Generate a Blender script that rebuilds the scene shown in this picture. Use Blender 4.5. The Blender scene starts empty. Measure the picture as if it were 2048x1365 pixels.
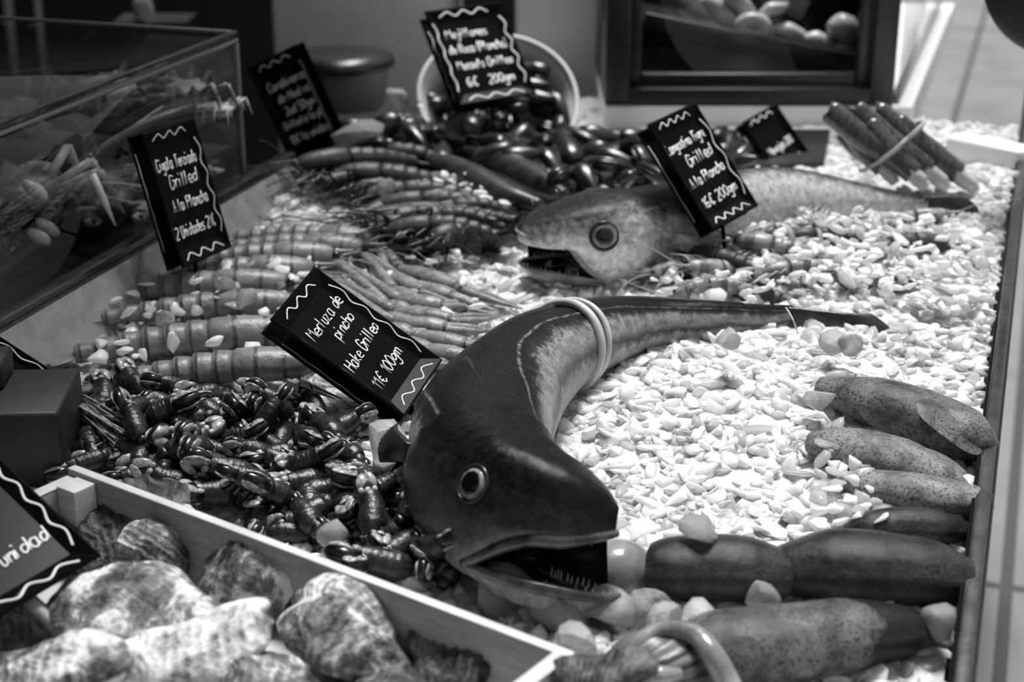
import bpy, bmesh, math, random
import numpy as np
from mathutils import Vector, Matrix, Euler

# ------------------------------------------------------------------ camera, world, lights, exposure
random.seed(7)
RNG = np.random.default_rng(11)
scene = bpy.context.scene
COL = scene.collection
F = 3300.0                      # focal length in pixels of the 2048 px wide frame
TH = math.atan(1268.0 / F)      # downward pitch
HC = 0.66                       # lens height above the ice
CAM = np.array([0.0, 0.0, HC])
RC = np.array([[1, 0, 0], [0, math.sin(TH), math.cos(TH)], [0, -math.cos(TH), math.sin(TH)]])

cam_data = bpy.data.cameras.new('camera')
cam_data.sensor_width = 36.0
cam_data.lens = 36.0 * F / 2048.0
cam_data.clip_start = 0.05
cam_data.dof.use_dof = True
cam_data.dof.focus_distance = 1.54
cam_data.dof.aperture_fstop = 5.4
cam = bpy.data.objects.new('camera', cam_data)
cam.location = (0, 0, HC)
cam.rotation_euler = (math.pi / 2 - TH, 0, 0)
COL.objects.link(cam)
scene.camera = cam

world = bpy.data.worlds.new('daylight')
scene.world = world
world.use_nodes = True
wn = world.node_tree.nodes
wl = world.node_tree.links
bg = wn['Background']
tc = wn.new('ShaderNodeTexCoord')
sep = wn.new('ShaderNodeSeparateXYZ')
wl.new(tc.outputs['Generated'], sep.inputs[0])
# open street to the right and behind, shaded stall to the left
mx = wn.new('ShaderNodeMath'); mx.operation = 'MULTIPLY_ADD'
wl.new(sep.outputs['X'], mx.inputs[0]); mx.inputs[1].default_value = 0.40; mx.inputs[2].default_value = 0.33
mz = wn.new('ShaderNodeMath'); mz.operation = 'MULTIPLY_ADD'
wl.new(sep.outputs['Z'], mz.inputs[0]); mz.inputs[1].default_value = 0.60
wl.new(mx.outputs[0], mz.inputs[2])
rampw = wn.new('ShaderNodeValToRGB')
rampw.color_ramp.elements[0].position = 0.06; rampw.color_ramp.elements[0].color = (0.012, 0.012, 0.012, 1)
rampw.color_ramp.elements[1].position = 1.0; rampw.color_ramp.elements[1].color = (0.95, 0.95, 0.95, 1)
wl.new(mz.outputs[0], rampw.inputs[0])
wl.new(rampw.outputs[0], bg.inputs['Color'])
bg.inputs['Strength'].default_value = 0.58

sun_data = bpy.data.lights.new('sun', 'SUN')
sun_data.energy = 5.4
sun_data.angle = math.radians(17)
sun = bpy.data.objects.new('sun', sun_data)
sun_dir = Vector((-0.06, -0.34, -0.94)).normalized()
sun.rotation_euler = sun_dir.to_track_quat('-Z', 'Y').to_euler()
sun.location = (2, 3, 4)
COL.objects.link(sun)

scene.view_settings.view_transform = 'Standard'
scene.view_settings.look = 'None'
scene.view_settings.gamma = 1.0
scene.view_settings.exposure = -0.05
scene.view_settings.use_curve_mapping = False
try:
    scene.cycles.max_bounces = 12
    scene.cycles.transmission_bounces = 6
    scene.cycles.transparent_max_bounces = 12
    scene.cycles.glossy_bounces = 3
    scene.cycles.diffuse_bounces = 6
    scene.cycles.caustics_reflective = False
    scene.cycles.caustics_refractive = False
except Exception:
    pass

# ------------------------------------------------------------------ placing helpers
def P(x, y, z=0.0):
    d = np.array([(x - 1024) / F, -(y - 682.5) / F, -1.0]) @ RC
    return CAM + d * ((z - HC) / d[2])

def PD(x, y, yy):
    """the point on a sight line at world depth yy"""
    d = np.array([(x - 1024) / F, -(y - 682.5) / F, -1.0]) @ RC
    return CAM + d * (yy / d[1])

def proj(p):
    q = (np.asarray(p, float) - CAM) @ RC.T
    return np.stack([1024 + F * q[..., 0] / -q[..., 2], 682.5 - F * q[..., 1] / -q[..., 2]], -1)

U = np.array([1126 / F, 1 / math.cos(TH), 0.0]); U /= np.linalg.norm(U)   # along the counter, away
V = np.array([U[1], -U[0], 0.0])                                          # across it, to the right
ZUP = np.array([0, 0, 1.0])

def P2(x, y):
    return P(x, y)[:2]

BUMPS = [(1500, 800, .030, .11), (1800, 640, .028, .14), (1650, 1000, .008, .12), (520, 430, .03, .10), (1990, 400, .03, .08),
         (1150, 420, .015, .15), (1650, 480, .030, .20), (420, 620, .012, .12), (1300, 900, .012, .07), (760, 340, .03, .14)]
BUMPS = [(P2(a, b), c, d) for a, b, c, d in BUMPS]

def hz(x, y):
    z = 0.0
    for c, a, s in BUMPS:
        z = z + a * np.exp(-((x - c[0]) ** 2 + (y - c[1]) ** 2) / (2 * s * s))
    return z

def G(px, py, dz=0.0):
    z = 0.0
    for _ in range(8):
        p = P(px, py, z + dz)
        z = float(hz(p[0], p[1]))
    return P(px, py, z + dz)

# ------------------------------------------------------------------ mesh helpers
class MB:
    def __init__(self):
        self.v, self.f, self.m, self.n, self.a = [], [], [], 0, []
    def add(self, verts, faces, mat=0, attr=None):
        verts = np.asarray(verts, float).reshape(-1, 3)
        self.v.append(verts)
        for f in faces:
            self.f.append(tuple(int(i) + self.n for i in f))
        self.m.extend([mat] * len(faces))
        if attr is None:
            attr = np.zeros((len(verts), 3))
        self.a.append(np.asarray(attr, float).reshape(-1, 3))
        self.n += len(verts)
        return self
    def build(self, name, mats, parent=None, smooth=True, origin=None, attr=False):
        vv = np.concatenate(self.v)
        if parent is not None:
            vv = vv - ORIG.get(parent.name, np.zeros(3))
            loc = None
        elif origin is not None:
            vv = vv - np.asarray(origin)
            loc = origin
        else:
            loc = None
        me = bpy.data.meshes.new(name)
        me.from_pydata(vv.tolist(), [], self.f)
        if not isinstance(mats, (list, tuple)):
            mats = [mats]
        for m in mats:
            me.materials.append(m)
        if len(mats) > 1:
            me.polygons.foreach_set('material_index', self.m)
        if smooth:
            me.polygons.foreach_set('use_smooth', [True] * len(me.polygons))
        if attr:
            at = me.attributes.new('suv', 'FLOAT_VECTOR', 'POINT')
            at.data.foreach_set('vector', np.concatenate(self.a).ravel())
        me.update()
        o = bpy.data.objects.new(name, me)
        COL.objects.link(o)
        if loc is not None:
            o.location = tuple(loc)
            ORIG[o.name] = np.asarray(origin, float)
        if parent is not None:
            o.parent = parent
            ORIG[o.name] = ORIG.get(parent.name, np.zeros(3))
        return o

ORIG = {}

def tag(o, label=None, cat=None, group=None, kind=None):
    if label: o['label'] = label
    if cat: o['category'] = cat
    if group: o['group'] = group
    if kind: o['kind'] = kind
    return o

def empty(name, loc=(0, 0, 0), label=None, cat=None, group=None):
    o = bpy.data.objects.new(name, None)
    o.empty_display_size = 0.02
    COL.objects.link(o)
    o.location = tuple(float(c) for c in loc)
    ORIG[o.name] = np.asarray(loc, float)
    return tag(o, label, cat, group)

def copy_tree(o, parent=None):
    c = o.copy()
    COL.objects.link(c)
    if parent is not None:
        c.parent = parent
    for ch in list(o.children):
        copy_tree(ch, c)
    return c

def grid_faces(n, m, close=False):
    f = []
    mm = m if close else m - 1
    for i in range(n - 1):
        for j in range(mm):
            k = (j + 1) % m
            f.append((i * m + j, i * m + k, (i + 1) * m + k, (i + 1) * m + j))
    return f

def catmull(pts, n=200):
    pts = np.asarray(pts, float)
    p = np.vstack([2 * pts[0] - pts[1], pts, 2 * pts[-1] - pts[-2]])
    out = []
    segs = len(pts) - 1
    per = max(4, n // segs)
    for i in range(segs):
        a, b, c, d = p[i], p[i + 1], p[i + 2], p[i + 3]
        for t in np.linspace(0, 1, per, endpoint=False):
            out.append(0.5 * ((2 * b) + (-a + c) * t + (2 * a - 5 * b + 4 * c - d) * t * t + (-a + 3 * b - 3 * c + d) * t ** 3))
    out.append(pts[-1])
    return np.array(out)

class Path:
    def __init__(self, pts, smooth=True, up=ZUP):
        q = catmull(pts, 400) if smooth else np.asarray(pts, float)
        d = np.r_[0, np.cumsum(np.linalg.norm(np.diff(q, axis=0), axis=1))]
        self.q, self.d, self.L, self.up = q, d, d[-1], np.asarray(up, float)
    def pos(self, s):
        p = np.array([np.interp(s, self.d, self.q[:, k]) for k in range(3)])
        return p + (self.q[2] - self.q[0]) / (self.d[2] + 1e-12) * s if s < 0 else p
    roll = None
    def frame(self, s, h=None):
        h = h or self.L * 0.012
        s = max(0.0, s)
        a, b = self.pos(max(0, s - h)), self.pos(min(self.L, s + h))
        T = b - a; T /= np.linalg.norm(T) + 1e-12
        lat = np.cross(self.up, T); lat /= np.linalg.norm(lat) + 1e-12
        u = np.cross(T, lat)
        if self.roll is not None:
            r = math.radians(float(interp(s / self.L, self.roll[0], self.roll[1])))
            lat, u = lat * math.cos(r) + u * math.sin(r), u * math.cos(r) - lat * math.sin(r)
        return T, lat, u

def interp(x, xs, ys):
    """smooth monotone-ish interpolation through knots"""
    x = np.asarray(x, float)
    xs, ys = np.asarray(xs, float), np.asarray(ys, float)
    i = np.clip(np.searchsorted(xs, x) - 1, 0, len(xs) - 2)
    t = np.clip((x - xs[i]) / (xs[i + 1] - xs[i]), 0, 1)
    m = np.gradient(ys, xs)
    h = xs[i + 1] - xs[i]
    return ((2 * t ** 3 - 3 * t ** 2 + 1) * ys[i] + (t ** 3 - 2 * t ** 2 + t) * h * m[i]
            + (-2 * t ** 3 + 3 * t ** 2) * ys[i + 1] + (t ** 3 - t ** 2) * h * m[i + 1])

def tube(mb, pts, r, n=8, mat=0, smooth=True, steps=None, flat=1.0, cap=True, up=None):
    pts = np.asarray(pts, float)
    q = catmull(pts, steps or max(8, 6 * len(pts))) if smooth and len(pts) > 2 else pts
    k = len(q)
    r = np.interp(np.linspace(0, 1, k), np.linspace(0, 1, len(np.atleast_1d(r))), np.atleast_1d(r)) if np.ndim(r) else np.full(k, r)
    T = np.gradient(q, axis=0); T /= np.linalg.norm(T, axis=1)[:, None] + 1e-12
    ref = np.array(up if up is not None else (ZUP if abs(T[0][2]) < .9 else (1, 0, 0)), float)
    A = np.cross(T[0], ref); A /= np.linalg.norm(A) + 1e-12
    rings = []
    ang = np.linspace(0, 2 * np.pi, n, endpoint=False)
    for i in range(k):
        A = A - T[i] * (A @ T[i]); A /= np.linalg.norm(A) + 1e-12
        B = np.cross(T[i], A)
        rings.append(q[i] + r[i] * (np.cos(ang)[:, None] * A + flat * np.sin(ang)[:, None] * B))
    vs = np.concatenate(rings)
    fs = grid_faces(k, n, True)
    if cap:
        fs = fs + [tuple(range(n))[::-1], tuple((k - 1) * n + j for j in range(n))]
    s = np.repeat(np.linspace(0, 1, k), n); w = np.tile(np.linspace(0, 1, n, endpoint=False), k)
    mb.add(vs, fs, mat, np.stack([s, w, np.zeros_like(s)], 1))
    return q

def box(mb, c, size, R=np.eye(3), mat=0, bevel=0.0):
    bm = bmesh.new()
    bmesh.ops.create_cube(bm, size=1.0)
    bmesh.ops.scale(bm, vec=size, verts=bm.verts)
    if bevel > 0:
        bmesh.ops.bevel(bm, geom=list(bm.edges), offset=bevel, segments=2, affect='EDGES', profile=0.5)
    bm.verts.index_update()
    vs = np.array([v.co[:] for v in bm.verts]) @ np.asarray(R).T + np.asarray(c)
    mb.add(vs, [[v.index for v in f.verts] for f in bm.faces], mat)
    bm.free()

def prism(mb, poly, z0, z1, mat=0):
    """vertical prism over a plan polygon"""
    n = len(poly)
    vs = [(p[0], p[1], z0) for p in poly] + [(p[0], p[1], z1) for p in poly]
    fs = [tuple(range(n))[::-1], tuple(range(n, 2 * n))] + [(i, (i + 1) % n, n + (i + 1) % n, n + i) for i in range(n)]
    mb.add(vs, fs, mat)

def obox(mb, a, b, w, z0, z1, side=1, mat=0, bevel=0.002):
    """a bar from a to b in plan, w wide towards one side, between two heights"""
    a, b = np.asarray(a[:2], float), np.asarray(b[:2], float)
    t = (b - a); L = np.linalg.norm(t); t /= L
    nrm = np.array([-t[1], t[0]]) * side
    c = (a + b) / 2 + nrm * w / 2
    R = np.array([[t[0], nrm[0], 0], [t[1], nrm[1], 0], [0, 0, 1]])
    box(mb, (c[0], c[1], (z0 + z1) / 2), (L, w, z1 - z0), R, mat, bevel)

def vnoise(p, scale, seed=0, octaves=3):
    r = np.random.default_rng(seed)
    out = np.zeros(len(p)); amp = 1.0; tot = 0
    for o in range(octaves):
        k = r.normal(size=(6, 3)); k /= np.linalg.norm(k, axis=1)[:, None]
        k *= r.uniform(.6, 1.4, (6, 1))
        ph = r.uniform(0, 6.28, 6)
        out += amp * np.sin(p @ (k.T * scale) + ph).sum(1) / 3.2
        tot += amp; amp *= .5; scale *= 2.1
    return out / tot

def ico(sub):
    bm = bmesh.new()
    bmesh.ops.create_icosphere(bm, subdivisions=sub, radius=1.0)
    bm.verts.index_update()
    v = np.array([x.co[:] for x in bm.verts]); f = np.array([[a.index for a in q.verts] for q in bm.faces])
    bm.free()
    return v, f

def rand_rot(r):
    q = r.normal(size=4); q /= np.linalg.norm(q)
    w, x, y, z = q
    return np.array([[1 - 2 * (y * y + z * z), 2 * (x * y - z * w), 2 * (x * z + y * w)],
                     [2 * (x * y + z * w), 1 - 2 * (x * x + z * z), 2 * (y * z - x * w)],
                     [2 * (x * z - y * w), 2 * (y * z + x * w), 1 - 2 * (x * x + y * y)]])

# ------------------------------------------------------------------ materials
def g(v):
    return (v, v, v, 1.0)

class NT:
    def __init__(self, name):
        self.m = bpy.data.materials.new(name)
        self.m.use_nodes = True
        self.t = self.m.node_tree
        self.b = self.t.nodes['Principled BSDF']
        self.out = self.t.nodes['Material Output']
    def n(self, kind, **kw):
        x = self.t.nodes.new(kind)
        for k, v in kw.items():
            setattr(x, k, v)
        return x
    def l(self, a, b):
        self.t.links.new(a, b)
    def coords(self, scale=(1, 1, 1), rnd=True):
        tcn = self.n('ShaderNodeTexCoord')
        mp = self.n('ShaderNodeMapping')
        mp.inputs['Scale'].default_value = scale
        self.l(tcn.outputs['Object'], mp.inputs['Vector'])
        if rnd:
            oi = self.n('ShaderNodeObjectInfo')
            mu = self.n('ShaderNodeMath', operation='MULTIPLY'); mu.inputs[1].default_value = 17.3
            self.l(oi.outputs['Random'], mu.inputs[0])
            cb = self.n('ShaderNodeCombineXYZ')
            for i in range(3): self.l(mu.outputs[0], cb.inputs[i])
            self.l(cb.outputs[0], mp.inputs['Location'])
        return mp.outputs[0]
    def noise(self, vec, scale, detail=4, rough=.6, dist=0.0):
        x = self.n('ShaderNodeTexNoise')
        x.inputs['Scale'].default_value = scale; x.inputs['Detail'].default_value = detail
        x.inputs['Roughness'].default_value = rough; x.inputs['Distortion'].default_value = dist
        self.l(vec, x.inputs['Vector'])
        return x.outputs['Fac']
    def ramp(self, fac, stops):
        x = self.n('ShaderNodeValToRGB')
        e = x.color_ramp.elements
        e[0].position, e[0].color = stops[0][0], g(stops[0][1])
        e[1].position, e[1].color = stops[-1][0], g(stops[-1][1])
        for p, c in stops[1:-1]:
            k = e.new(p); k.color = g(c)
        self.l(fac, x.inputs[0])
        return x.outputs[0]
    def math(self, op, a, b):
        x = self.n('ShaderNodeMath', operation=op)
        for i, q in enumerate((a, b)):
            if isinstance(q, (int, float)): x.inputs[i].default_value = q
            else: self.l(q, x.inputs[i])
        return x.outputs[0]
    def mix(self, fac, a, b, blend='MIX'):
        x = self.n('ShaderNodeMix', data_type='RGBA', blend_type=blend)
        for sock, q in ((x.inputs[0], fac), (x.inputs[6], a), (x.inputs[7], b)):
            if isinstance(q, (int, float)):
                sock.default_value = q if sock == x.inputs[0] else g(q)
            else: self.l(q, sock)
        return x.outputs[2]
    def bump(self, h, strength=.3, dist=.002):
        x = self.n('ShaderNodeBump')
        x.inputs['Strength'].default_value = strength; x.inputs['Distance'].default_value = dist
        self.l(h, x.inputs['Height'])
        self.l(x.outputs[0], self.b.inputs['Normal'])
        self.l(x.outputs[0], self.b.inputs['Coat Normal'])
        return x
    def glints(self, c, scale=140, strength=.8, dist=.01, weight=.6, rough=.06):
        x = self.n('ShaderNodeBump')
        x.inputs['Strength'].default_value = strength; x.inputs['Distance'].default_value = dist
        self.l(self.noise(c, scale, 6, .7), x.inputs['Height'])
        self.l(x.outputs[0], self.b.inputs['Coat Normal'])
        self.b.inputs['Coat Weight'].default_value = weight; self.b.inputs['Coat Roughness'].default_value = rough
    def set(self, **kw):
        for k, v in kw.items():
            s = self.b.inputs[k.replace('_', ' ')]
            if hasattr(v, 'links') or hasattr(v, 'is_linked'): self.l(v, s)
            elif k in ('Base_Color',): s.default_value = g(v)
            else: s.default_value = v
        return self

def simple(name, lo, hi, rough=.4, scale=60, bump=.2, bdist=.002, stretch=(1, 1, 1), metallic=0, spec=.5, detail=5, lopos=.35, hipos=.68, coat=0.0):
    k = NT(name)
    c = k.coords(stretch)
    f = k.noise(c, scale, detail)
    k.set(Base_Color=k.ramp(f, [(lopos, lo), (hipos, hi)]), Roughness=rough, Metallic=metallic)
    k.b.inputs['Specular IOR Level'].default_value = spec
    k.b.inputs['Coat Weight'].default_value = coat
    k.b.inputs['Coat Roughness'].default_value = .08
    if bump: k.bump(f, bump, bdist)
    return k.m

def flat(name, v, rough=.5, metallic=0, spec=.5):
    k = NT(name)
    k.set(Base_Color=v, Roughness=rough, Metallic=metallic)
    k.b.inputs['Specular IOR Level'].default_value = spec
    return k.m

def glass_mat(name, tint=.95, rough=.02, refl=.12):
    k = NT(name)
    tr = k.n('ShaderNodeBsdfTransparent'); tr.inputs[0].default_value = g(tint)
    gl = k.n('ShaderNodeBsdfGlossy'); gl.inputs['Roughness'].default_value = rough; gl.inputs[0].default_value = g(.9)
    lw = k.n('ShaderNodeLayerWeight'); lw.inputs[0].default_value = .5
    fr = k.math('ADD', k.math('MULTIPLY', k.math('POWER', lw.outputs['Facing'], 4.0), .55), refl * .3)
    mxn = k.n('ShaderNodeMixShader')
    k.l(fr, mxn.inputs[0]); k.l(tr.outputs[0], mxn.inputs[1]); k.l(gl.outputs[0], mxn.inputs[2])
    k.l(mxn.outputs[0], k.out.inputs[0])
    return k.m

def ice_mat(name):
    k = NT(name)
    at = k.n('ShaderNodeAttribute', attribute_name='suv')
    sp = k.n('ShaderNodeSeparateXYZ'); k.l(at.outputs['Vector'], sp.inputs[0])
    c = k.coords(rnd=False)
    f = k.noise(c, 90, 4)
    clear = k.math('GREATER_THAN', sp.outputs[0], .72)
    k.set(Base_Color=k.ramp(sp.outputs[0], [(0, .96), (.7, .86), (1, .90)]), Roughness=.2, IOR=1.31)
    k.b.inputs['Specular IOR Level'].default_value = .55
    k.b.inputs['Subsurface Weight'].default_value = .6
    k.b.inputs['Subsurface Radius'].default_value = (1, 1, 1)
    k.b.inputs['Subsurface Scale'].default_value = .006
    k.l(k.math('MULTIPLY', clear, .55), k.b.inputs['Transmission Weight'])
    k.bump(f, .3, .003)
    tl = k.n('ShaderNodeBsdfTranslucent'); tl.inputs[0].default_value = g(.95)
    mxn = k.n('ShaderNodeMixShader'); mxn.inputs[0].default_value = .32
    k.l(k.b.outputs[0], mxn.inputs[1]); k.l(tl.outputs[0], mxn.inputs[2])
    k.l(mxn.outputs[0], k.out.inputs[0])
    return k.m

M = {}
M['ice'] = ice_mat('crushed_ice')
M['black'] = simple('black_glaze', .003, .007, .30, 40, .05, spec=.05)
M['chalk'] = flat('chalk_marker', .85, .6)
M['eye_black'] = flat('pupil_black', .004, .04, spec=.8)

# ------------------------------------------------------------------ ice bed and chips
def in_poly(px, poly):
    x, y = px[:, 0], px[:, 1]
    c = np.zeros(len(px), bool)
    n = len(poly)
    for i in range(n):
        x0, y0 = poly[i]; x1, y1 = poly[(i + 1) % n]
        if y0 == y1: continue
        cond = ((y0 > y) != (y1 > y)) & (x < (x1 - x0) * (y - y0) / (y1 - y0) + x0)
        c ^= cond
    return c

BARNACLE_AREA = [(150, 800), (330, 770), (560, 800), (690, 860), (720, 960), (830, 1000), (930, 1120), (900, 1165), (700, 1110), (500, 1020), (330, 960), (150, 900)]
CRATE_A, CRATE_B = P(150, 930, .07), P(1150, 1305, .07)
RAIL = P(1915, 1365, .03)

def right_limit(xy):
    return (xy - RAIL[:2]) @ V[:2]          # < 0 inside the counter

CASE_C = P(490, 350, .07)                   # foot of the glass case's near right corner
def left_limit(xy):
    return (xy - CASE_C[:2]) @ V[:2]        # > 0 clear of the case ledge

def build_ice():
    # the bed: one continuous displaced sheet
    nu, nv = 360, 300
    a0 = np.array([CASE_C[0], CASE_C[1]]) - U[:2] * 1.25 + V[:2] * 0.02
    du, dv = 2.15, right_limit(np.array([a0]))[0] * -1 - .01
    uu, vv = np.meshgrid(np.linspace(0, du, nu), np.linspace(0, dv, nv), indexing='ij')
    xy = a0 + uu[..., None] * U[:2] + vv[..., None] * V[:2]
    xy = xy.reshape(-1, 2)
    p3 = np.c_[xy, np.zeros(len(xy))]
    z = hz(xy[:, 0], xy[:, 1]) - .0005 + .0035 * vnoise(p3, 170, 3)
    mb = MB()
    attr = np.zeros((len(xy), 3)); attr[:, 0] = .2
    mb.add(np.c_[xy, z], grid_faces(nu, nv), 0, attr)
    # chips
    base_v, base_f = ico(2)
    lo_v, lo_f = ico(1)
    variants = []; lumps = []
    for k in range(16):
        r = np.random.default_rng(100 + k)
        v = base_v * r.uniform(.9, 1.1)
        for _ in range(r.integers(7, 11)):
            n = r.normal(size=3); n /= np.linalg.norm(n)
            d = r.uniform(.32, .72)
            h = v @ n - d
            v = v - np.clip(h, 0, None)[:, None] * n * .97
        v = v * np.array([r.uniform(1.2, 1.6), 1.15, r.uniform(.42, .62)]) * (1 + .05 * vnoise(v, 4, k)[:, None])
        variants.append(v)
    for k in range(12):
        r = np.random.default_rng(500 + k)
        v = base_v.copy()
        for _ in range(9):
            n = r.normal(size=3); n /= np.linalg.norm(n)
            h = v @ n - r.uniform(.5, .8)
            v = v - np.clip(h, 0, None)[:, None] * n * .95
        lumps.append(v * np.array([1.1, 1.0, .8]))
    n_try = 34000
    cx = RNG.uniform(0, du, n_try); cy = RNG.uniform(0, dv, n_try)
    c = a0 + cx[:, None] * U[:2] + cy[:, None] * V[:2]
    zc = hz(c[:, 0], c[:, 1])
    px = proj(np.c_[c, zc])
    ok = (px[:, 0] > -60) & (px[:, 0] < 2110) & (px[:, 1] > 215) & (px[:, 1] < 1480)
    ok &= ~in_poly(px, BARNACLE_AREA)
    # nothing under the crate of oysters
    t = (CRATE_B - CRATE_A)[:2]; t /= np.linalg.norm(t)
    nrm = np.array([t[1], -t[0]])
    ins = ((c - CRATE_A[:2]) @ nrm > -.02) & ((c - CRATE_A[:2]) @ t < np.linalg.norm((CRATE_B - CRATE_A)[:2]) + .01)
    ok &= ~ins
    ok &= ~in_poly(px, [(-100, 700), (150, 790), (150, 975), (-100, 1120)])
    ok &= ~in_poly(px, [(1170, 225), (1660, 225), (1650, 322), (1480, 335), (1290, 385), (1170, 375)])
    far = px[:, 1] < 420
    ok &= ~(far & (RNG.random(n_try) < .35))
    idx = np.where(ok)[0][:12000]
    vs, fs, at = [], [], []
    off = 0
    for i in idx:
        v = variants[RNG.integers(16)]
        s = RNG.uniform(.0062, .0125) * (1.3 if RNG.random() < .12 else 1)
        tl = Euler((RNG.normal() * .38 + .15, RNG.normal() * .35, RNG.uniform(0, 6.28)), 'XYZ').to_matrix()
        rz_ = Euler((0, 0, RNG.uniform(0, 6.28))).to_matrix()
        q = (v * s) @ np.array(rz_ @ tl @ rz_.inverted()).T
        dz = RNG.uniform(-.0045, .0022)
        q = q + np.array([c[i, 0], c[i, 1], zc[i] + dz])
        vs.append(q); fs.append(base_f + off); off += len(v)
        a = np.zeros((len(v), 3)); a[:, 0] = RNG.random(); at.append(a)
    vs = np.concatenate(vs); fs = np.concatenate(fs); at = np.concatenate(at)
    bedv, bedf, beda = mb.v[0], mb.f, mb.a[0]
    nb = len(bedv)
    me = bpy.data.meshes.new('crushed_ice')
    allv = np.concatenate([bedv, vs]); alla = np.concatenate([beda, at])
    nt = len(fs)
    quads = np.array(bedf)
    me.vertices.add(len(allv)); me.vertices.foreach_set('co', allv.ravel())
    loops = np.concatenate([quads.ravel(), (fs + nb).ravel()])
    starts = np.concatenate([np.arange(len(quads)) * 4, len(quads) * 4 + np.arange(nt) * 3])
    me.loops.add(len(loops)); me.loops.foreach_set('vertex_index', loops.astype(np.int32))
    me.polygons.add(len(starts)); me.polygons.foreach_set('loop_start', starts.astype(np.int32))
    sm = np.ones(len(starts), bool)
    per = np.repeat(RNG.random(len(idx)) < .75, len(base_f))
    sm[len(quads):] = per
    me.polygons.foreach_set('use_smooth', sm)
    att = me.attributes.new('suv', 'FLOAT_VECTOR', 'POINT'); att.data.foreach_set('vector', alla.ravel())
    me.materials.append(M['ice'])
    me.update(calc_edges=True); me.validate()
    o = bpy.data.objects.new('crushed_ice', me)
    COL.objects.link(o)
    tag(o, 'bed of crushed ice chips spread over the whole counter under the seafood', 'ice', kind='stuff')
    return variants, base_f, lumps
ICE_VARIANTS, ICE_FACES, ICE_LUMPS = build_ice()
# ------------------------------------------------------------------ hake
def fish_mat(name, stops, head_stops, scale_amt=.5, rough=.34):
    k = NT(name)
    at = k.n('ShaderNodeAttribute', attribute_name='suv')
    sp = k.n('ShaderNodeSeparateXYZ'); k.l(at.outputs['Vector'], sp.inputs[0])
    s, v = sp.outputs[0], sp.outputs[1]
    c = k.coords(rnd=False)
    f = k.noise(c, 26, 6, .65)
    f2 = k.noise(c, 110, 4, .7)
    vv = k.math('ADD', v, k.math('MULTIPLY', k.math('SUBTRACT', f, .5), .16))
    vv = k.math('ADD', vv, k.math('MULTIPLY', k.math('SUBTRACT', f2, .5), .14))
    body = k.ramp(vv, stops)
    v2 = k.math('ADD', v, k.math('MULTIPLY', k.math('SUBTRACT', f, .5), .03))
    line = k.math('MULTIPLY', k.ramp(v2, [(.235, 0), (.25, 1), (.262, 0)]), k.ramp(f2, [(.4, .2), (.55, 1)]))
    body = k.mix(line, body, .24)
    head = k.ramp(vv, head_stops)
    hm = k.ramp(k.math('ADD', s, k.math('MULTIPLY', k.math('SUBTRACT', f, .5), .05)), [(.195, 1), (.225, 0)])
    col = k.mix(hm, body, head)
    # scales: staggered cells in body coordinates
    cb = k.n('ShaderNodeCombineXYZ')
    k.l(k.math('MULTIPLY', s, 430.0), cb.inputs[0]); k.l(k.math('MULTIPLY', v, 88.0), cb.inputs[1])
    vo = k.n('ShaderNodeTexVoronoi'); vo.inputs['Scale'].default_value = 1.0
    vo.inputs['Randomness'].default_value = .35
    k.l(cb.outputs[0], vo.inputs['Vector'])
    sc = k.ramp(vo.outputs['Distance'], [(.15, 1.0), (.6, .35)])
    spk = k.ramp(f2, [(.35, .55), (.65, 1.25)])
    col2 = k.mix(1.0, col, spk, 'MULTIPLY')
    inv = k.math('SUBTRACT', 1.0, hm)
    col3 = k.mix(k.math('MULTIPLY', inv, scale_amt), col2, k.mix(1.0, col2, sc, 'MULTIPLY'))
    k.set(Base_Color=col3, Roughness=k.ramp(f2, [(.3, rough * .7), (.7, rough * 1.6)]))
    k.l(k.ramp(vv, [(.3, .08), (.5, .5)]), k.b.inputs['Specular IOR Level'])
    k.l(k.ramp(vv, [(.38, 0), (.5, .25), (.8, .05)]), k.b.inputs['Metallic'])
    h = k.math('ADD', k.math('MULTIPLY', k.math('MULTIPLY', inv, sc), .5), k.math('MULTIPLY', f2, .6))
    k.bump(h, .8, .0022)
    k.glints(c, 70, .35, .005, .22, .08)
    return k.m

M['mouth'] = simple('mouth_lining', .006, .03, .25, 70, .3)
M['tooth'] = flat('tooth_white', .7, .3)
M['fin_dark'] = simple('fin_dark', .008, .03, .3, 60, .3, stretch=(1, 6, 1))
M['fin_pale'] = simple('fin_pale', .12, .45, .35, 80, .3)
M['eye_ring'] = simple('eye_ring', .10, .36, .22, 160, .05)
M['socket'] = flat('eye_socket', .02, .25)

def fn_s(fn, a):
    return fn(a)[0]

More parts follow.
